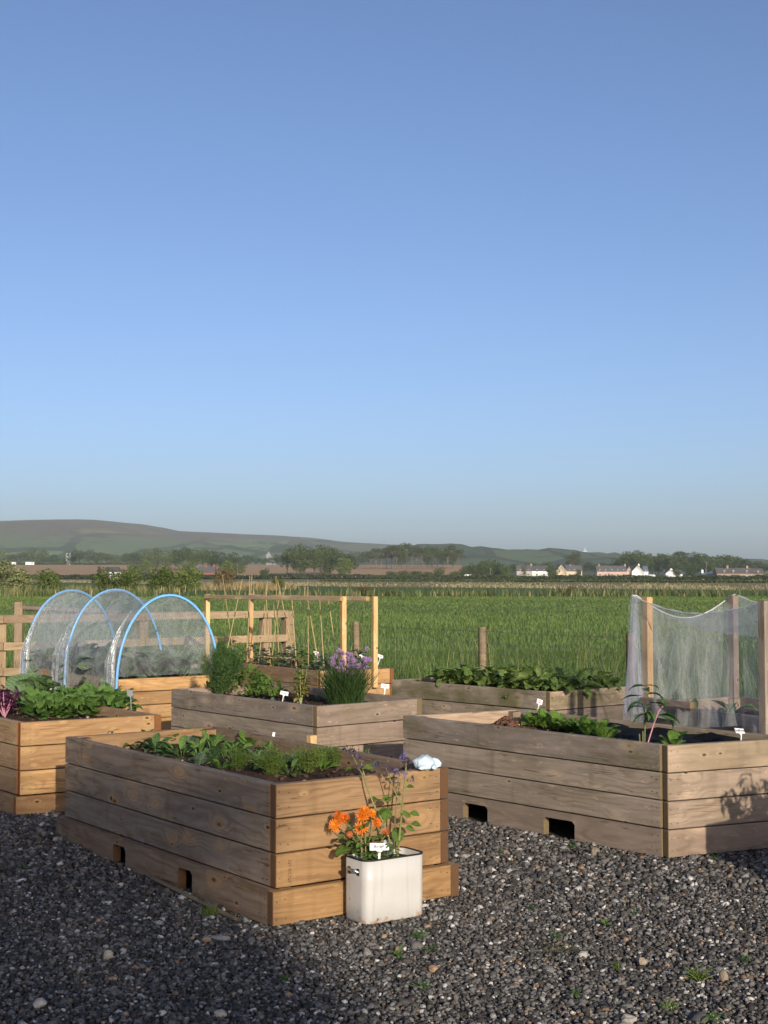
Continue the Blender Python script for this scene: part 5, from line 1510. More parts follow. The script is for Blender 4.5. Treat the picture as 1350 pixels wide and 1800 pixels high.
# ------------------------------------------------------------------ fences
fa, fb_ = Vector((-6.9, 12.95)), Vector((-1.26, 17.25))
fd = (fb_ - fa).normalized(); fn_ = Vector((-fd.y, fd.x)); fang = math.atan2(fd.y, fd.x)
fe = empty('timber_fence', (fa.x, fa.y, 0), 0, 'post and rail timber fence behind the plastic tunnel', 'fence')
flen = (fb_ - fa).length
def at_px_on_fence(px):
    k = (px - 675) / 2380
    # solve fa + fd t with X = k*Y (pitch is negligible here)
    return (k * fa.y - fa.x) / (fd.x - k * fd.y)
for px, wdt in ((3, .10), (251, .115), (467, .12), (506, .125), (-210, .1)):
    t = at_px_on_fence(px)
    q = fd * t + fn_ * 0.0
    o = link('post', box_mesh('post', (0, -wdt / 2, -wdt / 2), (1.09, wdt / 2, wdt / 2), 0.006), fe, M['wood_fence']); o['weather'] = 0.5; o['algae'] = 0
    o.matrix_local = Matrix.Translation((q.x, q.y, -0.02)) @ Matrix.Rotation(fang, 4, 'Z') @ Matrix.Rotation(-math.pi / 2, 4, 'Y')
te = at_px_on_fence(500)
ts = [-0.1, at_px_on_fence(3), at_px_on_fence(251), te]
for zc in (1.035, 0.735, 0.455):
    for a_, b_ in zip(ts[:-1], ts[1:]):
        q0 = fd * (a_ + .003) - fn_ * 0.075; q1 = fd * (b_ - .003) - fn_ * 0.075
        o = timber('rail', fe, (q0.x, q0.y, zc), (q1.x, q1.y, zc + random.uniform(-.012, .012)), 0.032, 0.088, 'wood_fence', random.uniform(.3, .7))
# gate post with a dark log rail behind it
gp_ = at_depth(34, 1058, 18.5)
gt = empty('log_rail', (gp_.x, gp_.y, 0), 0, 'stout post with a dark round rail behind the timber fence at far left', 'fence')
o = link('post', box_mesh('post', (0, -.055, -.055), (gp_.z, .055, .055), .006), gt, M['wood_fence']); o['weather'] = .7; o.matrix_local = Matrix.Rotation(-math.pi / 2, 4, 'Y')
link('rail', tube_mesh('rail', [(0.04, 0, gp_.z - 0.08), (0.5, .05, gp_.z - 0.105), (1.4, .1, gp_.z - .15)], [.035, .04, .035], 8), gt, M['wire_pole'])
# wire fence
wf = empty('wire_fence', (-1.26, 17.25, 0), 0, 'wire stock fence on grey round posts along the field edge', 'fence')
w0 = Vector((-1.26, 17.25, 0))
wp = [(-1.26, 17.25), (-0.335, 16.9), (1.09, 15.05), (2.44, 13.5), (4.1, 11.7), (6.0, 9.8)]
for i, (x, y) in enumerate(wp[1:]):
    o = link('post', tube_mesh('post', [(0, 0, -.05), (0.004, 0, .5), (0, 0, .93), (0, 0, .945)], [.052, .05, .048, .044], 10), wf, M['wood_post'])
    o.data.materials.clear(); o.data.materials.append(M['wood_post']); o['weather'] = .8
    o.location = (x - w0.x, y - w0.y, 0); o.rotation_euler = (random.uniform(-.02, .02), random.uniform(-.02, .02), 0)
bm_parts = []
for (x0, y0), (x1, y1) in zip(wp[:-1], wp[1:]):
    for z in (0.9, 0.78, .66, .54, .42, .3, .18):
        a = Vector((x0 - w0.x, y0 - w0.y, z)); b = Vector((x1 - w0.x, y1 - w0.y, z))
        pts = [a.lerp(b, k / 5) + Vector((0, 0, -.012 * math.sin(math.pi * k / 5))) for k in range(6)]
        link('wire', tube_mesh('wire', pts, .0022 if z > .88 else .0014, 4, False), wf, M['wire'])
    prt = []
    ln = (Vector((x1, y1)) - Vector((x0, y0))).length; nn = int(ln / .16)
    for k in range(1, nn):
        p = Vector((x0 - w0.x, y0 - w0.y, 0)).lerp(Vector((x1 - w0.x, y1 - w0.y, 0)), k / nn)
        s_ = .0012
        prt.append((np.array([(p.x - s_, p.y, .18), (p.x + s_, p.y, .18), (p.x + s_, p.y, .78), (p.x - s_, p.y, .78), (p.x, p.y - s_, .18), (p.x, p.y + s_, .18), (p.x, p.y + s_, .78), (p.x, p.y - s_, .78)]),
                    np.array([(0, 1, 2), (0, 2, 3), (4, 5, 6), (4, 6, 7)])))
    V, T = merge(prt); o = link('upright_wires', tri_mesh('upright_wires', V, T), wf, M['wire']); o['kind'] = 'stuff'

# ------------------------------------------------------------------ grass
def edge_y(x):
    return np.interp(x, [-12, -7, -4.3, -1.25, -0.3, 1.08, 2.44, 5, 9, 14], [9.8, 12.7, 14.5, 16.4, 15.7, 14.65, 13.3, 11.6, 9.7, 7])
def scatter(n, y0, y1, k=0.42, pad=2.0):
    y = np.sqrt(rng.uniform(y0 ** 2, y1 ** 2, n)); x = rng.uniform(-1, 1, n) * (y * k * 0.78 + pad)
    return x, y
def clump_noise(x, y, s):
    return np.sin(x * s * 1.3 + 2 * np.sin(y * s * .7)) * np.sin(y * s * 1.1 + 1.7 * np.sin(x * s * .9))
def grass_colors(n, k, lo, hi, tip=1.25, dry=0.04, drycol=(.26, .21, .1)):
    t = rng.random(n)[:, None]
    c = np.array(lo) * (1 - t) + np.array(hi) * t
    d = rng.random(n) < dry; c[d] = drycol
    return np.repeat(c, k, 0)
allV = []
def add_grass(name, label, x, y, h, wd, lo, hi, lean=.5, droop=.9, segs=3, dry=.03, z=-0.02, drycol=(.26, .21, .1)):
    n = len(x)
    B = np.stack([x, y, np.broadcast_to(z, n)], 1)
    V, T, k = ribbons(B, rng.uniform(0, 6.28, n), rng.uniform(0.02, lean, n), h, wd, rng.uniform(0, droop, n), segs, twist=rng.normal(0, .5, n))
    C = grass_colors(n, k, lo, hi, dry=dry, drycol=drycol) * np.repeat(1 + .13 * clump_noise(x, y, .11) + .10 * clump_noise(x, y, .55), k)[:, None]
    return tag(link(name, tri_mesh(name, V, T, C), mat=M['grass']), label, 'grass', kind='stuff')
x, y = scatter(105000, 9, 26, pad=3)
e = edge_y(x); m_ = (y > e + rng.uniform(-.1, .5, len(x))) & (np.abs(x) < y * .36 + 2)
x, y = x[m_], y[m_]
dist = y - edge_y(x)
hh = (0.76 - .60 * np.clip((dist - .8) / 3.2, 0, 1)) * (0.70 + .20 * clump_noise(x, y, 2.0) + .18 * clump_noise(x, y, 5.3)) * rng.uniform(.65, 1.1, len(x)) + .08
hh *= np.where(x < -1.5, 0.85, 1.0)
add_grass('long_grass', 'long rough green grass growing up along the fence line', x, y, hh, rng.uniform(.005, .011, len(x)), (.036, .078, .015), (.125, .185, .048), dry=.02)
x, y = scatter(9000, 11, 24, pad=3)
e = edge_y(x); m_ = (y > e + .1) & (y < e + 3.2); x, y = x[m_][:550], y[m_][:550]
add_grass('grass_stalks', 'thin pale seed stalks standing above the long grass', x, y, rng.uniform(.6, 1.08, len(x)), rng.uniform(.003, .006, len(x)), (.17, .18, .07), (.32, .28, .13), lean=.3, droop=.5, dry=.2)
x, y = scatter(110000, 21, 55, pad=3)
m_ = rng.random(len(x)) < (1.25 - y / 60)
x, y = x[m_], y[m_]
add_grass('meadow_grass', 'even green grass of the near field', x, y, rng.uniform(.07, .16, len(x)) * (1 + .12 * clump_noise(x, y, .9)), .005 + .0004 * y * rng.uniform(.7, 1.3, len(x)), (.078, .132, .03), (.14, .195, .055), dry=.01, segs=2)
x, y = scatter(60000, 50, 104, pad=4)
add_grass('meadow_grass', 'even green grass of the field further out', x, y, rng.uniform(.05, .12, len(x)), .0006 * y * rng.uniform(.7, 1.4, len(x)), (.082, .135, .032), (.135, .185, .052), dry=.01, segs=2)
# rushes along the ditch
x, y = scatter(5200, 101, 110, pad=6)
m_ = rng.random(len(x)) < .45 + .55 * clump_noise(x, y, .33); x, y = x[m_], y[m_]
add_grass('rushes', 'line of coarse rushes across the field', x, y, rng.uniform(.35, .85, len(x)), rng.uniform(.06, .14, len(x)), (.05, .085, .02), (.14, .155, .055), dry=.12, segs=2, droop=.5)
# pale reed band
n = 24000
px = rng.uniform(-250, 1650, n); fy = reed_front(px); y = fy + np.abs(rng.normal(0, 1, n)) * fy * .30
m_ = rng.random(n) < np.clip(.62 + .5 * np.sin(px * .021 + y * .01), .15, 1); px, y, fy = px[m_], y[m_], fy[m_]
x = (px - 675) / 2380 * y
add_grass('reed_bed', 'band of pale straw-coloured reeds across the fields', x, y, rng.uniform(.15, .45, len(x)) * rng.uniform(.6, 1.2, len(x)), y * .0006 * rng.uniform(.7, 1.4, len(x)), (.23, .195, .11), (.33, .28, .17), dry=.3, segs=2, droop=.4, drycol=(.09, .11, .035))
# dry grass round the brown bush
n = 1900
px = rng.normal(425, 38, n); y = rng.uniform(150, 185, n); x = (px - 675) / 2380 * y
add_grass('dry_grass', 'patch of tall dry straw grass around the brown bush', x, y, rng.uniform(.3, 1.1, n), rng.uniform(.05, .11, n), (.22, .165, .075), (.36, .28, .14), dry=.08, segs=2, droop=.4, drycol=(.08, .1, .03))
n = 1500
px = np.concatenate([rng.normal(c, 40, n // 3) for c in (150, 20, 260)]); y = rng.uniform(128, 146, len(px)); x = (px - 675) / 2380 * y
add_grass('dry_grass', 'thin straw grass in front of the left bushes', x, y, rng.uniform(.3, .9, len(px)), rng.uniform(.05, .12, len(px)), (.08, .11, .03), (.2, .19, .08), dry=.2, segs=2, droop=.4)

# weeds in the gravel
g = 'weeds growing through the gravel'
for (px, py, n, s_, lab, key) in ((370, 1612, 26, .06, 'feathery green weed beside the foreground bed\'s base', 'f'), (735, 1650, 26, .055, 'spiky grass weed in the gravel right of the tin\'s base', 'g'), (700, 1682, 12, .05, 'upright reddish weed below the white tin', 'r'),
        (757, 1672, 8, .045, 'small leafy weed right of the upright weed', 'r'), (500, 1728, 8, .04, 'low star-shaped weed in the shaded gravel', 'r'), (745, 1738, 14, .05, 'thin grassy weed in the dim gravel below centre', 'g'),
        (1230, 1722, 34, .075, 'wide pale grass tuft at the right of the gravel', 'g'), (1178, 1775, 20, .045, 'bright green tuft at the bottom of the right gravel', 'g'), (975, 1650, 14, .05, 'green tuft beside the dry flattened grass', 'g'),
        (932, 1598, 10, .035, 'tiny tuft at the left of the right gravel', 'g'), (1065, 1628, 7, .05, 'small leafy weed in the middle of the right gravel', 'r'), (1110, 1605, 10, .04, 'small green tuft above the middle leafy weed', 'g'),
        (1085, 1703, 12, .05, 'thin tuft left of the wide pale grass tuft', 'g'), (1250, 1795, 9, .055, 'small leafy weed at the bottom right edge', 'r'), (1310, 1690, 14, .045, 'green tuft near the right edge of the gravel', 'g'),
        (1258, 1512, 12, .05, 'curled grass weed at the shadow edge before the right bed', 'g'), (1005, 1490, 16, .05, 'scruffy tuft at the right bed\'s second base opening', 'g'), (880, 1500, 12, .04, 'scruffy tuft below the right bed\'s first base opening', 'g'), (35, 1530, 16, .05, 'dim green tuft in the shaded gravel at far left', 'g'), (1012, 1752, 8, .045, 'leafy weed low in the gravel right of centre', 'r')):
    p = on_plane(px, py, 0.0)
    root = empty('weed', p, 0, lab, 'weed', g)
    if key == 'g':
        a = rng.uniform(0, 6.28, n * 2); m2 = n * 2
        V, T, k = ribbons(np.stack([rng.normal(0, .008, m2), rng.normal(0, .008, m2), np.zeros(m2)], 1), a, rng.uniform(.3, 1.25, m2), rng.uniform(.4, 1.1, m2) * s_ * 1.1, np.full(m2, .0028), rng.uniform(.1, .9, m2), 3)
        child_mesh(root, 'foliage', V, T, 'feather' if 'pale' in lab or 'bright' in lab else 'fennel', kind='stuff')
    elif key == 'f':
        a = rng.uniform(0, 6.28, 160)
        V, T, k = ribbons(np.stack([rng.normal(0, .02, 160), rng.normal(0, .014, 160), rng.uniform(0, .03, 160)], 1), a, rng.uniform(.0, 1.0, 160), rng.uniform(.3, 1, 160) * .045, np.full(160, .0028), rng.uniform(0, .6, 160), 2)
        child_mesh(root, 'foliage', V, T, 'feather', kind='stuff')
    else:
        for i in range(n):
            put_leaf(root, 'purple' if key == 'p' else 'weed', Vector((0, 0, .004 * (i % 4))), i * 2.4, random.uniform(.1, 1.1), s_ * random.uniform(.7, 1.1))
p = on_plane(985, 1675, 0.0)
root = empty('dry_grass_tuft', p, 0, 'flattened dry brown grass on the right gravel', 'weed')
m2 = 70
V, T, k = ribbons(np.stack([rng.normal(0, .07, m2), rng.normal(0, .02, m2), rng.uniform(.004, .015, m2)], 1), rng.uniform(0, 6.28, m2), rng.uniform(1.2, 1.55, m2), rng.uniform(.04, .12, m2), np.full(m2, .0016), rng.uniform(-.1, .3, m2), 3)
child_mesh(root, 'foliage', V, T, 'stalk_dark', kind='stuff')

# ------------------------------------------------------------------ bushes and trees
def crown_mesh(name, lobes, n, leaf, seed, shade=0.0):
    """leaf cards through a volume of overlapping lobes; lobes: (cx,cy,cz,rx,ry,rz)"""
    r2 = np.random.default_rng(seed)
    L = np.array(lobes); w_ = (L[:, 3] * L[:, 4] * L[:, 5]) ** .667; w_ = w_ / w_.sum()
    k = r2.choice(len(L), n, p=w_)
    d = r2.normal(0, 1, (n, 3)); d /= np.linalg.norm(d, axis=1)[:, None]
    rad = r2.uniform(.45, 1, n) ** .45
    # uneven lobes
    bump = 1 + .16 * np.sin(d[:, 0] * 5 + k) * np.sin(d[:, 2] * 6 + 2 * k) + r2.normal(0, .05, n)
    c = L[k, :3] + d * L[k, 3:] * (rad * bump)[:, None]
    a = r2.normal(0, 1, (n, 3)) * .7 + d * .9; a /= np.linalg.norm(a, axis=1)[:, None]
    t1 = np.cross(a, r2.normal(0, 1, (n, 3))); t1 /= np.linalg.norm(t1, axis=1)[:, None]
    t2 = np.cross(a, t1)
    s = leaf * r2.uniform(.55, 1.35, n)[:, None]
    V = np.stack([c - t1 * s * .55, c + t2 * s * .42 + a * s * .1, c + t1 * s * .6, c - t2 * s * .42 - a * s * .08], 1).reshape(-1, 3)
    T = (np.arange(n)[:, None, None] * 4 + np.array([[0, 1, 2], [0, 2, 3]])[None]).reshape(-1, 3)
    return tri_mesh(name, V, T)
def trunk_mesh(h, r, lobes, seed):
    rs = random.Random(seed); prt = []
    def add(me):
        V = np.zeros(len(me.vertices) * 3, dtype=np.float32); me.vertices.foreach_get('co', V)
        T = np.zeros(len(me.polygons) * 3, dtype=np.int32); me.polygons.foreach_get('vertices', T)
        prt.append((V.reshape(-1, 3), T.reshape(-1, 3))); bpy.data.meshes.remove(me)
    add(tube_mesh('t', [(0, 0, -.3), (rs.uniform(-.1, .1) * r, 0, h * .3), (rs.uniform(-.6, .6) * r, 0, h * .62), (rs.uniform(-1, 1) * r, 0, h * .9)], [r * 1.25, r, r * .7, r * .25], 7))
    for lb in lobes[:7]:
        z0 = h * rs.uniform(.3, .55)
        add(tube_mesh('t', [(0, 0, z0), (lb[0] * .5, lb[1] * .5, (z0 + lb[2]) / 2 + .05 * h), (lb[0], lb[1], lb[2])], [r * .5, r * .35, r * .12], 5))
    V, T = merge(prt)
    return tri_mesh('trunk', V, T, smooth=True)
M['bark'] = plain('bark', (0.085, 0.068, 0.05), .9, .3, 3, bump=.5)
M['bark_pine'] = plain('bark_pine', (0.16, 0.105, 0.075), .9, .3, 3)
M['crown_a'] = leaf_mat('crown_a', (.042, .066, .02), (.09, .12, .036), .25, .6, .35, spec=.15)
M['crown_b'] = leaf_mat('crown_b', (.055, .078, .024), (.11, .138, .042), .25, .6, .35, spec=.15)
M['crown_pine'] = leaf_mat('crown_pine', (.04, .056, .023), (.078, .094, .037), .2, .6, .35, spec=.15)
M['crown_bush'] = leaf_mat('crown_bush', (.06, .092, .018), (.13, .172, .042), .25, .55, 2.0, spec=.2)
M['crown_willow'] = leaf_mat('crown_willow', (.12, .145, .055), (.22, .24, .10), .25, .55, 2.0, spec=.2)
M['crown_brown'] = leaf_mat('crown_brown', (.095, .07, .035), (.16, .13, .06), .2, .6, 2.0, spec=.15)
M['crown_copper'] = leaf_mat('crown_copper', (.05, .022, .022), (.08, .04, .036), .2, .6, 2.0, spec=.15)
PROT = []
def proto(kind, seed):
    """unit tree 1 m tall, about 1 m wide"""
    rs = random.Random(seed); lobes = []
    if kind == 'broad':
        for i in range(11):
            a = i * 2.4; r_ = .30 * math.sqrt(rs.random()); z = rs.uniform(.30, .80)
            q = rs.uniform(.13, .22); lobes.append((math.cos(a) * r_ * 1.25, math.sin(a) * r_ * 1.25, z * (1 - .25 * r_), q * 1.15, q * 1.15, q * .85))
        lobes.append((0, 0, .55, .30, .30, .32))
        n, lf, mat, th, tr = 1500, .050, 'crown_a', .8, .028
    elif kind == 'tall':
        for i in range(10):
            a = i * 2.4; z = .22 + .68 * i / 9; r_ = .12 * rs.uniform(.4, 1.3)
            q = .17 * (1 - .5 * abs(z - .5)); lobes.append((math.cos(a) * r_, math.sin(a) * r_, z, q * 1.05, q * 1.05, q))
        n, lf, mat, th, tr = 1200, .045, 'crown_b', .85, .022
    elif kind == 'pine':
        for i in range(9):
            a = i * 2.4; r_ = .20 * math.sqrt(rs.random()) * 1.3; z = rs.uniform(.52, .90)
            q = rs.uniform(.11, .17); lobes.append((math.cos(a) * r_, math.sin(a) * r_, z, q * 1.2, q * 1.2, q * .6))
        n, lf, mat, th, tr = 950, .045, 'crown_pine', .85, .020
    elif kind == 'bush':
        for i in range(10):
            a = i * 2.4; r_ = .38 * math.sqrt(rs.random()); z = rs.uniform(.22, .72)
            q = rs.uniform(.16, .27); lobes.append((math.cos(a) * r_, math.sin(a) * r_, z, q, q, q * .9))
        lobes.append((0, 0, .3, .42, .42, .28))
        n, lf, mat, th, tr = 1900, .055, 'crown_bush', .6, .03
    L_ = np.array(lobes); zt_ = (L_[:, 2] + L_[:, 5] * .97).max(); wx_ = max((L_[:, 0] + L_[:, 3]).max() - (L_[:, 0] - L_[:, 3]).min(), (L_[:, 1] + L_[:, 4]).max() - (L_[:, 1] - L_[:, 4]).min())
    lobes = [(a / wx_, b / wx_, c_ / zt_, d_ / wx_, e_ / wx_, f_ / zt_) for a, b, c_, d_, e_, f_ in lobes]
    cm = crown_mesh('crown', lobes, n, lf, seed); tm_ = trunk_mesh(th, tr, lobes, seed)
    return kind, cm, tm_, mat
for k_, cnt in (('broad', 4), ('tall', 3), ('pine', 3), ('bush', 4)):
    for s_ in range(cnt): PROT.append(proto(k_, s_ * 13 + len(k_)))
def tree(px, wpx, ytop, Y, kind, label, group=None, cat='tree', mat=None, name=None, ybase=None):
    """tree at depth Y whose crown tops out at picture height ytop"""
    X = (px - 675) / 2380 * Y
    zb = terr(X, Y) - .1
    ht = at_depth(px, ytop, Y).z - zb
    c = [p_ for p_ in PROT if p_[0] == kind]; _, cm, tm_, mt = random.choice(c)
    wdt = wpx / 2380 * Y
    nm = name or {'broad': 'broadleaf_tree', 'tall': 'slender_tree', 'pine': 'pine_tree', 'bush': 'bush'}[kind]
    root = empty(nm, (X, Y, zb), random.uniform(0, 6.28), label, cat, group)
    wid = {'broad': .92, 'tall': .92, 'pine': .92, 'bush': .95}[kind]
    root.scale = (wdt / wid, wdt / wid, ht)
    root.empty_display_size = .2
    mt = mat or mt
    key = (cm.name, mt)
    cmm = TREEC.get(key)
    if cmm is None:
        cmm = cm if not len(cm.materials) else cm.copy()
        cmm.materials.clear(); cmm.materials.append(M[mt]); TREEC[key] = cmm
    if not len(tm_.materials): tm_.materials.append(M['bark_pine' if kind == 'pine' else 'bark'])
    link('crown', cmm, root); link('trunk', tm_, root)
    return root
TREEC = {}
# near bushes at the far side of the field
tree(28, 74, 984, 138, 'bush', 'pale silvery willow bush at the far left edge of the field', cat='bush', mat='crown_willow', name='willow_bush')
tree(-20, 60, 990, 140, 'bush', 'green bush just beyond the left edge', cat='bush')
tree(86, 48, 999, 136, 'bush', 'small round green bush right of the pale willow', cat='bush')
tree(196, 66, 998, 136, 'bush', 'left one of the two joined green bushes below the white gable', cat='bush')
tree(228, 50, 996, 138, 'bush', 'right one of the two joined green bushes below the white gable', cat='bush')
tree(284, 60, 996, 136, 'bush', 'green bush straight behind the tunnel\'s top', cat='bush')
tree(328, 62, 996, 140, 'bush', 'green bush below the red brick house', cat='bush')
tree(398, 40, 996, 165, 'bush', 'brownish bush standing in dry grass left of the bean frame', cat='bush', mat='crown_brown', name='brown_bush')
tree(490, 30, 1016, 165, 'bush', 'small green bush behind the bean canes', cat='bush')
tree(640, 26, 1029, 110, 'bush', 'scrubby brown shrub in the field right of the bean frame', cat='bush', mat='crown_brown')
tree(688, 34, 1034, 104, 'bush', 'low brownish tussock in the field right of centre', cat='bush', mat='crown_willow')
tree(1005, 20, 1029, 106, 'bush', 'small reddish shrub alone in the right field', cat='bush', mat='crown_brown')
# belts
gl_ = 'far left tree belt'
tops = [(-60, 968), (-35, 970), (-12, 966), (5, 966), (22, 973), (42, 969), (60, 963), (76, 966), (95, 974), (112, 977), (126, 969), (140, 966), (156, 965), (170, 970), (188, 973), (204, 975), (222, 972), (238, 971), (252, 968)]
for i, (px, yt) in enumerate(tops):
    tree(px, 26, yt, random.uniform(1290, 1400), 'broad' if i % 3 else 'tall', 'dark tree in the belt beyond the left ploughed field, %s from the left' % ORD[i], gl_)
gl_ = 'trees round the brick house'
for i, (px, yt, Y, k_) in enumerate(((262, 964, 900, 'tall'), (276, 962, 920, 'tall'), (292, 966, 880, 'tall'), (308, 964, 930, 'broad'), (322, 961, 940, 'broad'), (340, 963, 950, 'broad'), (356, 965, 930, 'broad'), (372, 967, 950, 'broad'),
                                   (388, 969, 920, 'broad'), (404, 971, 930, 'broad'), (420, 978, 900, 'broad'), (256, 985, 820, 'bush'), (238, 990, 850, 'bush'), (398, 985, 830, 'bush'), (418, 990, 840, 'bush'), (332, 985, 860, 'bush'))):
    tree(px, 30, yt, Y, k_, ('tree in the wood around the red brick house, %s from the left' if k_ != 'bush' else 'low bush before that wood, %s of the wood and bushes') % ORD[i], gl_)
tree(176, 11, 995, 760, 'broad', 'small dark copper leaved tree left of the white gable', mat='crown_copper', name='copper_tree')
gl_ = 'trees below the hazy hill'
for i, (px, yt) in enumerate(((436, 975), (450, 978), (464, 980), (480, 979), (492, 974), (636, 970), (648, 968))):
    tree(px, 24, yt, 1420, 'broad', 'distant tree below the hill beside the central clump, %s from the left' % ORD[i], gl_)
gl_ = 'big clump in the ploughed field'
for i, (px, yt, wd) in enumerate(((505, 964, 30), (522, 961, 34), (536, 956, 40), (553, 963, 36), (566, 957, 38), (580, 960, 40), (598, 968, 36), (616, 972, 32), (528, 975, 30), (572, 976, 34), (606, 980, 34))):
    tree(px, wd, yt, random.uniform(775, 830), 'broad' if yt < 975 else 'bush', ('tall rounded tree in the central clump, %s from the left' if i < 8 else 'low bush at the foot of the central clump, %s of its plants') % ORD[i], gl_)
gl_ = 'pine belt'
for i, px in enumerate(range(652, 806, 9)):
    tree(px, 26, 959 + random.uniform(-1, 4) + (3 if px < 680 else 0) - (4 if 690 < px < 720 else 0) + (4 if px > 790 else 0), random.uniform(950, 1080), 'pine' if random.random() < .7 else 'broad', 'bare-stemmed tree in the belt right of centre, %s from the left' % ORD[i], gl_)
gl_ = 'bushes along the road'
for i, (px, yt, wd) in enumerate(sorted(((815, 996, 20), (828, 989, 24), (842, 987, 24), (856, 982, 30), (872, 983, 30), (888, 990, 24), (690, 1003, 24), (710, 1002, 22), (730, 1003, 24), (772, 997, 22), (752, 1004, 20), (464, 998, 20), (800, 1003, 20)))):
    tree(px, wd, yt, random.uniform(700, 760), 'bush', 'dark roadside bush left of the semi-detached pair, %s from the left' % ORD[i], gl_, cat='bush', mat='crown_a')
tree(921, 13, 990, 800, 'tall', 'slim tree in front of the white semi-detached house')
tree(970, 26, 994, 860, 'bush', 'bushy tree between the two left houses', mat='crown_a')
tree(1005, 32, 969, 940, 'pine', 'tall ragged pine behind the cream gabled house')
tree(1012, 24, 974, 960, 'pine', 'second ragged pine just right of the tall one')
tree(1017, 12, 1000, 820, 'bush', 'small bush at the cream house\'s right end', mat='crown_a')
gl_ = 'trees behind the pink terrace'
for i, (px, yt) in enumerate(sorted(((1034, 988), (1048, 990), (1062, 989), (1076, 988), (1086, 985), (940, 988), (958, 987), (902, 990), (985, 990)))):
    tree(px, 24, yt, 1000, 'broad', 'low tree in the line behind the houses, %s from the left' % ORD[i], gl_)
gl_ = 'wood behind the right houses'
for i, (px, yt, wd) in enumerate(sorted(((1092, 976, 30), (1104, 969, 34), (1118, 967, 36), (1132, 972, 32), (1146, 978, 30), (1156, 974, 32), (1170, 972, 34), (1184, 971, 34), (1198, 969, 36), (1212, 970, 36), (1226, 972, 34), (1240, 973, 34), (1254, 976, 32), (1268, 976, 34), (1282, 974, 36), (1296, 980, 30),
                   (1310, 982, 32), (1326, 986, 30), (1342, 990, 30), (1360, 992, 30), (1382, 992, 34), (1152, 988, 30), (1222, 990, 30), (1205, 985, 30), (1240, 988, 30)))):
    tree(px, wd, yt, random.uniform(930, 1010), 'broad' if random.random() < .75 else 'pine', 'tree in the dense wood behind the right-hand houses, %s from the left' % ORD[i], gl_)
tree(1215, 22, 990, 860, 'bush', 'rounded bush right of the white chimneyed house', mat='crown_a')
tree(1190, 14, 1000, 850, 'bush', 'low bush at the white chimneyed house\'s right corner', mat='crown_a')
tree(1290, 20, 1010, 660, 'bush', 'low shrub in front of the long stone terrace', mat='crown_a')

# hedges
M['hedge'] = leaf_mat('hedge', (.03, .045, .014), (.065, .085, .026), .2, .6, .2, spec=.1)
def hedge(label, pts, h, d, n, leaf, seed):
    r2 = np.random.default_rng(seed)
    P_ = np.array(pts, dtype=float); seg = np.linalg.norm(np.diff(P_, axis=0), axis=1); cum = np.concatenate([[0], np.cumsum(seg)])
    s = r2.uniform(0, cum[-1], n)
    X = np.interp(s, cum, P_[:, 0]); Y = np.interp(s, cum, P_[:, 1])
    hh = h * (1 + .25 * np.sin(s * .13 + seed) * np.sin(s * .051) + .1 * np.sin(s * .7))
    z = hh * r2.uniform(0, 1, n) ** .7
    Z = np.array([terr(a, b) for a, b in zip(X, Y)])
    c = np.stack([X + r2.normal(0, .3, n), Y + r2.uniform(-d / 2, d / 2, n), Z + z], 1)
    a = r2.normal(0, 1, (n, 3)) + np.array([0, -.6, .6]); a /= np.linalg.norm(a, axis=1)[:, None]
    t1 = np.cross(a, r2.normal(0, 1, (n, 3))); t1 /= np.linalg.norm(t1, axis=1)[:, None]; t2 = np.cross(a, t1)
    q = leaf * r2.uniform(.6, 1.3, n)[:, None]
    V = np.stack([c - t1 * q, c + t2 * q * .7, c + t1 * q, c - t2 * q * .7], 1).reshape(-1, 3)
    T = (np.arange(n)[:, None, None] * 4 + np.array([[0, 1, 2], [0, 2, 3]])[None]).reshape(-1, 3)
    o = link('hedge', tri_mesh('hedge', V - np.array([P_[0, 0], P_[0, 1], 0]), T), None, M['hedge']); o.location = (P_[0, 0], P_[0, 1], 0)
    tag(o, label, 'hedge')
def hx(px, Y): return ((px - 675) / 2380 * Y, Y)
hedge('dark hedge along the road in front of the houses at right', [hx(640, 690), hx(900, 670), hx(1360, 600)], 1.9, 2.5, 7000, .55, 3)
hedge('long dark hedge at the foot of the left ploughed field', [hx(-60, 690), hx(300, 690), hx(640, 690)], 2.0, 2.5, 6000, .55, 5)
hedge('thin hedge between the ploughed field and the left tree belt', [hx(-40, 1215), hx(260, 1215)], 2.2, 2.5, 2500, .7, 7)
hedge('faint hedge line crossing the pale field', [hx(560, 430), hx(900, 400), hx(1360, 330)], .55, 1.2, 3000, .3, 9)

# ------------------------------------------------------------------ houses
M['h_white'] = plain('h_white', (.74, .73, .70), .8, .06, .8)
M['h_pink'] = plain('h_pink', (.46, .33, .27), .85, .1, .8)
M['h_cream'] = plain('h_cream', (.54, .44, .31), .85, .1, .8)
M['h_stone'] = plain('h_stone', (.30, .225, .17), .9, .2, .9)
M['h_grey'] = plain('h_grey', (.2, .2, .19), .9, .1, .5)
M['h_brick'] = plain('h_brick', (.22, .08, .055), .85, .15, .9)
M['h_slate'] = plain('h_slate', (.075, .07, .07), .75, .2, .7)
M['h_bluer'] = plain('h_bluer', (.11, .125, .16), .5, .15, .7)
M['h_glass'] = plain('h_glass', (.03, .035, .045), .2, .1, 1, spec=.5)
M['h_frame'] = plain('h_frame', (.7, .7, .68), .6, .05, 1)
M['h_render'] = plain('h_render', (.4, .35, .31), .85, .1, .8)
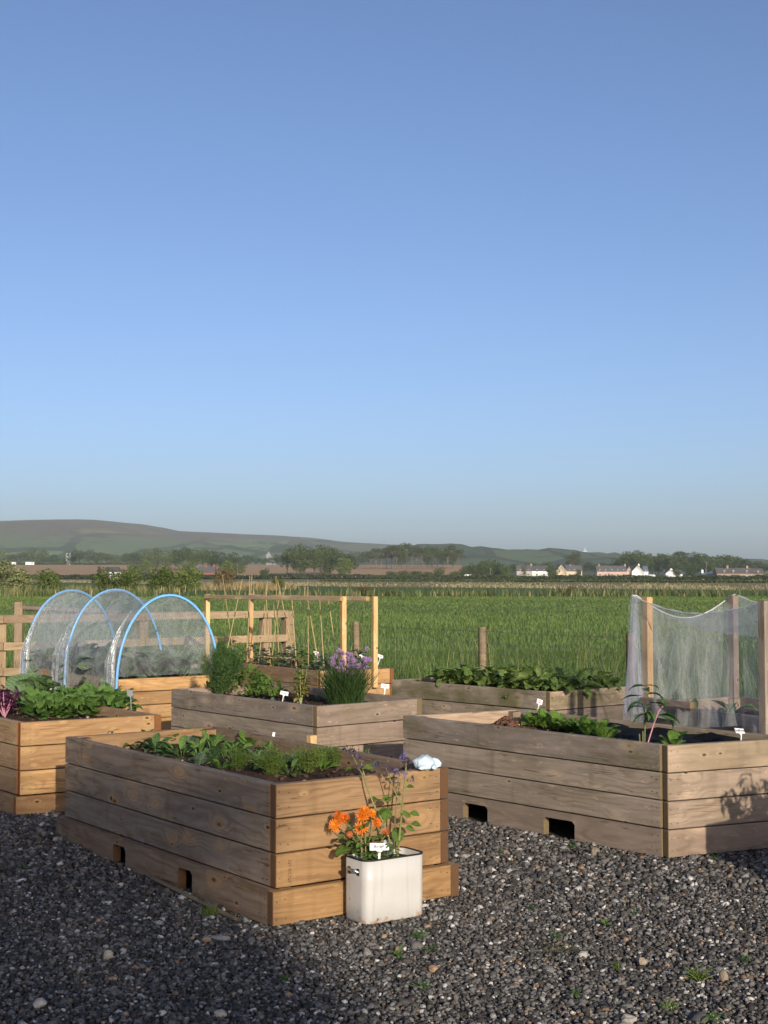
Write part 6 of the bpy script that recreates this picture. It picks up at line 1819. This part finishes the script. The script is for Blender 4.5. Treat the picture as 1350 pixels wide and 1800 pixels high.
def house(label, px0, px1, Y, ybase, yeave, yridge, wall='h_white', roof='h_slate', axis='x', depth=7.0, wins=(), chims=(), rz=0.0, door=None, verge=None, name='house'):
    """axis x: ridge runs across the view; y: the gable faces the camera"""
    X0, X1 = [(p - 675) / 2380 * Y for p in (px0, px1)]
    zb = terr((X0 + X1) / 2, Y) - .15
    ze = at_depth(px0, yeave, Y).z - zb; zr = at_depth(px0, yridge, Y).z - zb; W = X1 - X0
    root = empty(name, ((X0 + X1) / 2, Y, zb), rz, label, 'house')
    hw = W / 2
    if axis == 'x':
        prof = [(0, 0), (depth, 0), (depth, ze), (depth / 2, zr), (0, ze)]
        pt = lambda s, q, z: Vector((-hw + s * W, q, z))
        V = [pt(s, q, z)[:] for s in (0, 1) for q, z in prof]
        ov = .35; slabs = [((-.03, depth / 2, zr), (-.03, -ov, ze - ov * (zr - ze) / (depth / 2))), ((-.03, depth / 2, zr), (-.03, depth + ov, ze - ov * (zr - ze) / (depth / 2)))]
    else:
        prof = [(0, 0), (1, 0), (1, ze), (.5, zr), (0, ze)]
        V = [(-hw + q * W, s * depth, z) for s in (0, 1) for q, z in prof]
    T = []
    for b in (0, 5): T += [(b, b + 1, b + 2), (b, b + 2, b + 3), (b, b + 3, b + 4)]
    for k in range(5):
        k2 = (k + 1) % 5; T += [(k, k2, 5 + k2), (k, 5 + k2, 5 + k)]
    link('wall', tri_mesh('wall', np.array(V), np.array(T)), root, M[wall])
    bm = bmesh.new(); th = .18; ov = .35
    if axis == 'x':
        sl = (zr - ze) / (depth / 2)
        for sg in (-1, 1):
            y0, z0 = depth / 2, zr + .06; y1, z1 = depth / 2 + sg * (depth / 2 + ov), ze - ov * sl + .06
            vs = [bm.verts.new((x, y, z + dz)) for x in (-hw - .25, hw + .25) for (y, z) in ((y0, z0), (y1, z1)) for dz in (0, th)]
            for f in ((0, 1, 3, 2), (4, 6, 7, 5), (0, 4, 5, 1), (2, 3, 7, 6), (0, 2, 6, 4), (1, 5, 7, 3)): bm.faces.new([vs[i] for i in f])
    else:
        sl = (zr - ze) / hw
        for sg in (-1, 1):
            x0, z0 = 0, zr + .06; x1, z1 = sg * (hw + ov), ze - ov * sl + .06
            vs = [bm.verts.new((x, y, z + dz)) for y in (-.25, depth + .25) for (x, z) in ((x0, z0), (x1, z1)) for dz in (0, th)]
            for f in ((0, 1, 3, 2), (4, 6, 7, 5), (0, 4, 5, 1), (2, 3, 7, 6), (0, 2, 6, 4), (1, 5, 7, 3)): bm.faces.new([vs[i] for i in f])
    bmesh.ops.recalc_face_normals(bm, faces=bm.faces)
    rf = link('roof', bm_mesh('roof', bm), root, M[roof])
    for (cx, cw, ch_) in chims:
        x = -hw + cx * W; yy = depth / 2
        bm = bmesh.new(); add_box(bm, (x - cw / 2, yy - .4, zr - .8), (x + cw / 2, yy + .4, zr + ch_)); add_box(bm, (x - cw / 2 - .06, yy - .46, zr + ch_ + .003), (x + cw / 2 + .06, yy + .46, zr + ch_ + .12))
        for k in (-.25, .25): add_box(bm, (x + k * cw - .12, yy - .12, zr + ch_ + .125), (x + k * cw + .12, yy + .12, zr + ch_ + .5))
        link('chimney', bm_mesh('chimney', bm), rf, M[wall if wall in ('h_brick', 'h_white') else 'h_stone'])
    for (wx, wz, ww, wh) in wins:
        x = -hw + wx * W
        wo = link('window', box_mesh('window', (x - ww / 2, -.06, wz), (x + ww / 2, -.01, wz + wh)), root, M['h_glass'])
        bm = bmesh.new()
        for lo, hi in (((x - ww / 2 - .07, -.10, wz - .09), (x + ww / 2 + .07, -.012, wz - .003)), ((x - ww / 2 - .07, -.09, wz + wh + .003), (x + ww / 2 + .07, -.012, wz + wh + .09)), ((x - .03, -.085, wz), (x + .03, -.063, wz + wh))):
            add_box(bm, lo, hi)
        link('frame', bm_mesh('frame', bm), wo, M['h_frame'])
    if door:
        x = -hw + door * W
        link('door', box_mesh('door', (x - .45, -.07, .15), (x + .45, -.01, 2.15)), root, M['h_slate'])
    if verge:
        bm = bmesh.new()
        for sg in (-1, 1):
            a = Vector((0, -.29, zr + .1)); b = Vector((sg * (hw + ov), -.29, ze - ov * (zr - ze) / hw + .1))
            vs = [bm.verts.new(p_) for p_ in (a, b, b - Vector((0, 0, .3)), a - Vector((0, 0, .3)))]; bm.faces.new(vs)
        link('bargeboard', bm_mesh('bargeboard', bm), root, M['h_frame'])
    return root
two = lambda xs, z1=.9, z2=3.5, ww=1.1, wh=1.15: [(x, z, ww, wh) for x in xs for z in (z1, z2)]
house('pink rendered left half of the dark roofed semi-detached pair', 908, 935, 880, 1016, 1003, 994.5, 'h_render', wins=two((.25, .75)), chims=((.98, .9, 1.0),))
house('white right half of the dark roofed semi-detached pair', 935.2, 963, 880, 1016, 1003, 994.8, 'h_white', wins=two((.3, .75)))
house('low white shed left of the semi-detached pair', 893, 906, 860, 1016, 1013, 1012, 'h_white', depth=4, name='shed')
house('cream house with white edged gable beside the ragged pine', 977, 995, 870, 1016, 1004, 993.5, 'h_cream', axis='y', depth=8, verge=True)
house('cream wing joined to the gabled cream house', 995.2, 1023, 871.5, 1016, 1003.5, 994.5, 'h_cream', wins=two((.2, .5, .8), ww=1.0), chims=((.3, .7, .6),))
house('long pink terrace with dark slate roof', 1049, 1101, 870, 1017, 1004, 994.8, 'h_pink', wins=two((.1, .3, .5, .7, .9), ww=.9), chims=((.1, .9, .9), (.98, .9, .9)), door=.4)
house('pink gable end house closing the terrace', 1101.2, 1110, 871.5, 1017, 1003, 995, 'h_pink', axis='y', depth=9, wins=[(.5, 3.4, .9, 1)])
house('large white gabled house beside the pink terrace', 1110.5, 1131, 868, 1017, 1004, 993.5, 'h_white', axis='y', depth=9, chims=((.7, .8, .5),))
house('white wing with blue-grey solar roof on the white gabled house', 1131.2, 1139, 869.5, 1017, 1004, 995.5, 'h_white', 'h_bluer', depth=8, wins=[(.5, 3.4, 1, 1)])
house('low white extension at the right of the white gabled house', 1136, 1151, 862, 1018, 1012.5, 1010.5, 'h_white', 'h_frame', depth=5, name='extension')
house('small white house with a stepped chimney in front of the wood', 1170, 1186, 860, 1017, 1007.5, 1001.5, 'h_white', axis='y', depth=8, chims=((.72, 1.5, .4),))
house('white wing right of the stepped chimney house', 1186.2, 1199, 861.5, 1017, 1008.5, 1002.5, 'h_white', depth=6)
house('tiny white outbuilding right of the chimneyed white house', 1208.5, 1215.5, 840, 1018, 1014, 1012, 'h_white', axis='y', depth=3, name='outbuilding')
house('white cottage with blue slate roof joined to the stone terrace', 1235, 1259, 690, 1021, 1013, 1007.5, 'h_white', 'h_bluer', wins=[(.3, .9, .9, 1), (.65, .9, .9, 1)], chims=((.06, 1.0, 1.4),), depth=6)
house('long brown stone terrace with dark roof at the right edge', 1259.5, 1325, 680, 1024, 1007.5, 999, 'h_stone', wins=[(x, z, 1.1, 1.15) for x in (.2, .44, .8) for z in (.8, 3.4)], chims=((.33, 1, 1.1), (.86, 1, 1.1)), door=.55)
house('right end house of the stone terrace', 1325.2, 1342, 680, 1024, 1008, 1000, 'h_stone', wins=[(.4, 3.2, 1.1, 1.1)], chims=())
house('brown porch block at the stone terrace\'s right end', 1321, 1338, 674, 1025, 1017, 1015, 'h_stone', depth=4, name='porch')
house('white shed at the far right edge', 1343, 1362, 700, 1021, 1015, 1012.5, 'h_white', depth=5, name='shed')
house('white gabled bungalow with dark roof behind the left bushes', 192, 213, 560, 1010, 1005, 997.5, 'h_white', axis='x', depth=7, rz=.45)
house('small red brick house with dark roof and brick chimney', 349, 377, 700, 1012, 1005.5, 996.5, 'h_brick', wins=[(.3, .8, 1, 1), (.5, .8, 1, 1)], chims=((.93, 1.1, 1.0), (.45, .8, .8)), depth=7)
def vehicle(px0, px1, Y, y0, y1, label, name, cat):
    X0, X1 = [(p - 675) / 2380 * Y for p in (px0, px1)]
    zb = terr((X0 + X1) / 2, Y); z1 = at_depth(px0, y0, Y).z - zb; W = X1 - X0
    root = empty(name, ((X0 + X1) / 2, Y, zb), 0, label, cat)
    bm = bmesh.new(); add_box(bm, (-W / 2, 0, .5), (W / 2, 2, z1)); bmesh.ops.bevel(bm, geom=list(bm.edges), offset=.2, segments=2, affect='EDGES')
    link('body', bm_mesh('body', bm), root, M['h_white'])
    for x in (-.28, .28): link('wheel', tube_mesh('wheel', [(x * W, -.02, .35), (x * W, .2, .35)], .35, 12), root, M['black'])
    link('window', box_mesh('window', (W * .2, -.02, z1 * .55), (W * .42, .02, z1 * .85)), root, M['h_glass'])
vehicle(45, 60, 1180, 988, 994, 'white caravan above the ploughed field at far left', 'caravan', 'caravan')
vehicle(20, 28, 1185, 988, 993, 'small white caravan behind the pale willow bush', 'caravan', 'caravan')
vehicle(816, 829, 705, 1010, 1015, 'white van on the road left of the houses', 'van', 'van')
house('pale farm building on the lower hill at left', 116, 123, 2000, 990, 972, 971, 'h_white', name='farm_building', depth=10)
# church tower
Yc = 1500; X_ = (472 - 675) / 2380 * Yc; zb = terr(X_, Yc)
chh = empty('church', (X_, Yc, zb), 0, 'grey church tower with short spire above the trees at centre left', 'church')
zt = at_depth(472, 974, Yc).z - zb; zs = at_depth(472, 969, Yc).z - zb
link('tower', box_mesh('tower', (-2.6, 0, 0), (2.6, 5.2, zt)), chh, M['h_grey'])
bm = bmesh.new(); bmesh.ops.create_cone(bm, segments=4, radius1=2.6, radius2=.05, depth=zs - zt, cap_ends=True, matrix=Matrix.Translation((0, 2.6, (zt + zs) / 2 + .01)) @ Matrix.Rotation(math.pi / 4, 4, 'Z'))
link('spire', bm_mesh('spire', bm), chh, M['h_grey'])
link('nave', box_mesh('nave', (2.65, .5, 0), (9, 5, zt * .8)), chh, M['h_grey'])
# wind turbine and pylon
Yt = 2900; X_ = (1028 - 675) / 2380 * Yt; zt = at_depth(1028, 968, Yt).z; zb = at_depth(1028, 978, Yt).z - 6
wt = empty('wind_turbine', (X_, Yt, zb), 0, 'small white wind turbine on the far wooded ridge', 'wind turbine')
M['turbine'] = plain('turbine', (.8, .8, .8), .5, .03, .1)
link('tower', tube_mesh('tower', [(0, 0, 0), (0, 0, zt - zb)], [.9, .55], 10), wt, M['turbine'])
link('nacelle', box_mesh('nacelle', (-.7, -1.6, zt - zb - .6), (.7, 1.4, zt - zb + .7), .2), wt, M['turbine'])
for a in (1.57, 1.57 + 2.094, 1.57 - 2.094):
    link('blade', tube_mesh('blade', [(0, -1.7, zt - zb), (math.cos(a) * 3, -1.7, zt - zb + math.sin(a) * 3), (math.cos(a) * 7, -1.7, zt - zb + math.sin(a) * 7)], [.4, .6, .2], 6), wt, M['turbine'])
Yt = 2880; X_ = (1062 - 675) / 2380 * Yt; zt = at_depth(1062, 971, Yt).z; zb = at_depth(1062, 982, Yt).z - 5
py = empty('pylon', (X_, Yt, zb), 0, 'faint lattice mast on the far wooded ridge', 'pylon')
for sx, sy in ((-1, -1), (1, -1), (1, 1), (-1, 1)):
    link('leg', tube_mesh('leg', [(sx * 2.4, sy * 2.4, 0), (sx * .6, sy * .6, zt - zb)], .22, 5), py, M['wire'])
for k in range(3): link('crossarm', tube_mesh('crossarm', [(-3.4, 0, zt - zb - 1 - 2.4 * k), (3.4, 0, zt - zb - 1 - 2.4 * k)], .22, 5), py, M['wire'])
for px, yt, Y, lab in ((1241, 987, 695, 'thin utility pole in front of the white cottage'), (418, 990, 700, 'short pole right of the red brick house'), (862, 998, 700, 'dark post by the roadside bushes'), (124, 995, 720, 'thin pole in the left ploughed field')):
    X_ = (px - 675) / 2380 * Y; zb = terr(X_, Y); zt = at_depth(px, yt, Y).z - zb
    o = empty('utility_pole', (X_, Y, zb), 0, lab, 'pole')
    link('shaft', tube_mesh('shaft', [(0, 0, 0), (0, 0, zt)], [.16, .11], 8), o, M['wire_pole'])
    link('crossarm', box_mesh('crossarm', (-.7, -.15, zt - .6), (.7, -.09, zt - .48)), o, M['wire_pole'])

# ------------------------------------------------------------------ unseen trees added behind the camera to cast soft shade over the lower left
dS = Vector((.2924, -.9563)); dL = Vector((-.9563, -.2924))
tb = Vector((-0.469, 5.925)) + dS * 30
tr_ = empty('added_shade_tree', (tb.x + dL.x * 2.6, tb.y + dL.y * 2.6, 0), 0, 'unseen tall leafy tree added behind the viewpoint to shade the left of the yard', 'tree')
def shade_lobe(pp, z, rp, rz_):     # pp: metres left of the sun line through the foreground bed's corner
    q = dL * (pp - 2.6)
    return (q.x, q.y, z, rp, rp, rz_)
lobes = [shade_lobe(*a_) for a_ in ((.95, 9.4, .95, 1.25), (.9, 7.8, .95, 1.2), (.85, 6.2, .95, 1.2), (.95, 4.6, 1.0, 1.1), (2.3, 9.6, 1.3, 1.3), (2.4, 7.6, 1.5, 1.5), (2.4, 5.4, 1.5, 1.5), (4.0, 8.8, 1.5, 1.5), (4.2, 6.4, 1.5, 1.6), (.7, 8.6, .7, .9), (.6, 7.0, .6, .9))]
link('crown', crown_mesh('crown', lobes, 5200, .36, 77), tr_, M['crown_bush'])
link('trunk', trunk_mesh(8.5, .2, lobes, 5), tr_, M['bark'])
tr_ = empty('added_shade_tree', (tb.x - dL.x * 1.0, tb.y - dL.y * 1.0, 0), 0, 'unseen thin open tree added behind the viewpoint for lighter shade right of the first', 'tree')
lobes = [(dL.x * q, dL.y * q, z, r_, r_, h_) for q, z, r_, h_ in ((.5, 8.0, .8, .9), (-.4, 7.6, .8, .9), (-1.4, 7.3, .8, .8), (.2, 6.4, .9, .9), (-1.0, 6.0, .9, .9))]
link('crown', crown_mesh('crown', lobes, 520, .34, 78), tr_, M['crown_bush'])
link('trunk', trunk_mesh(6.8, .1, lobes, 6), tr_, M['bark'])

# ------------------------------------------------------------------ haze
hz_ = box_mesh('haze', (-6500, -60, -4), (6500, 6200, 215))
m, t, n, l, p = new_mat('haze_air')
n.remove(p)
pv = N(n, 'ShaderNodeVolumePrincipled')
pv.inputs['Color'].default_value = (.80, .93, 1.0, 1)
pv.inputs['Density'].default_value = HAZE
pv.inputs['Anisotropy'].default_value = 0.0
l.new(pv.outputs[0], n['Material Output'].inputs['Volume'])
o = link('haze', hz_, None, m)
tag(o, 'thin blue summer haze over the distant hills', 'haze', kind='stuff')
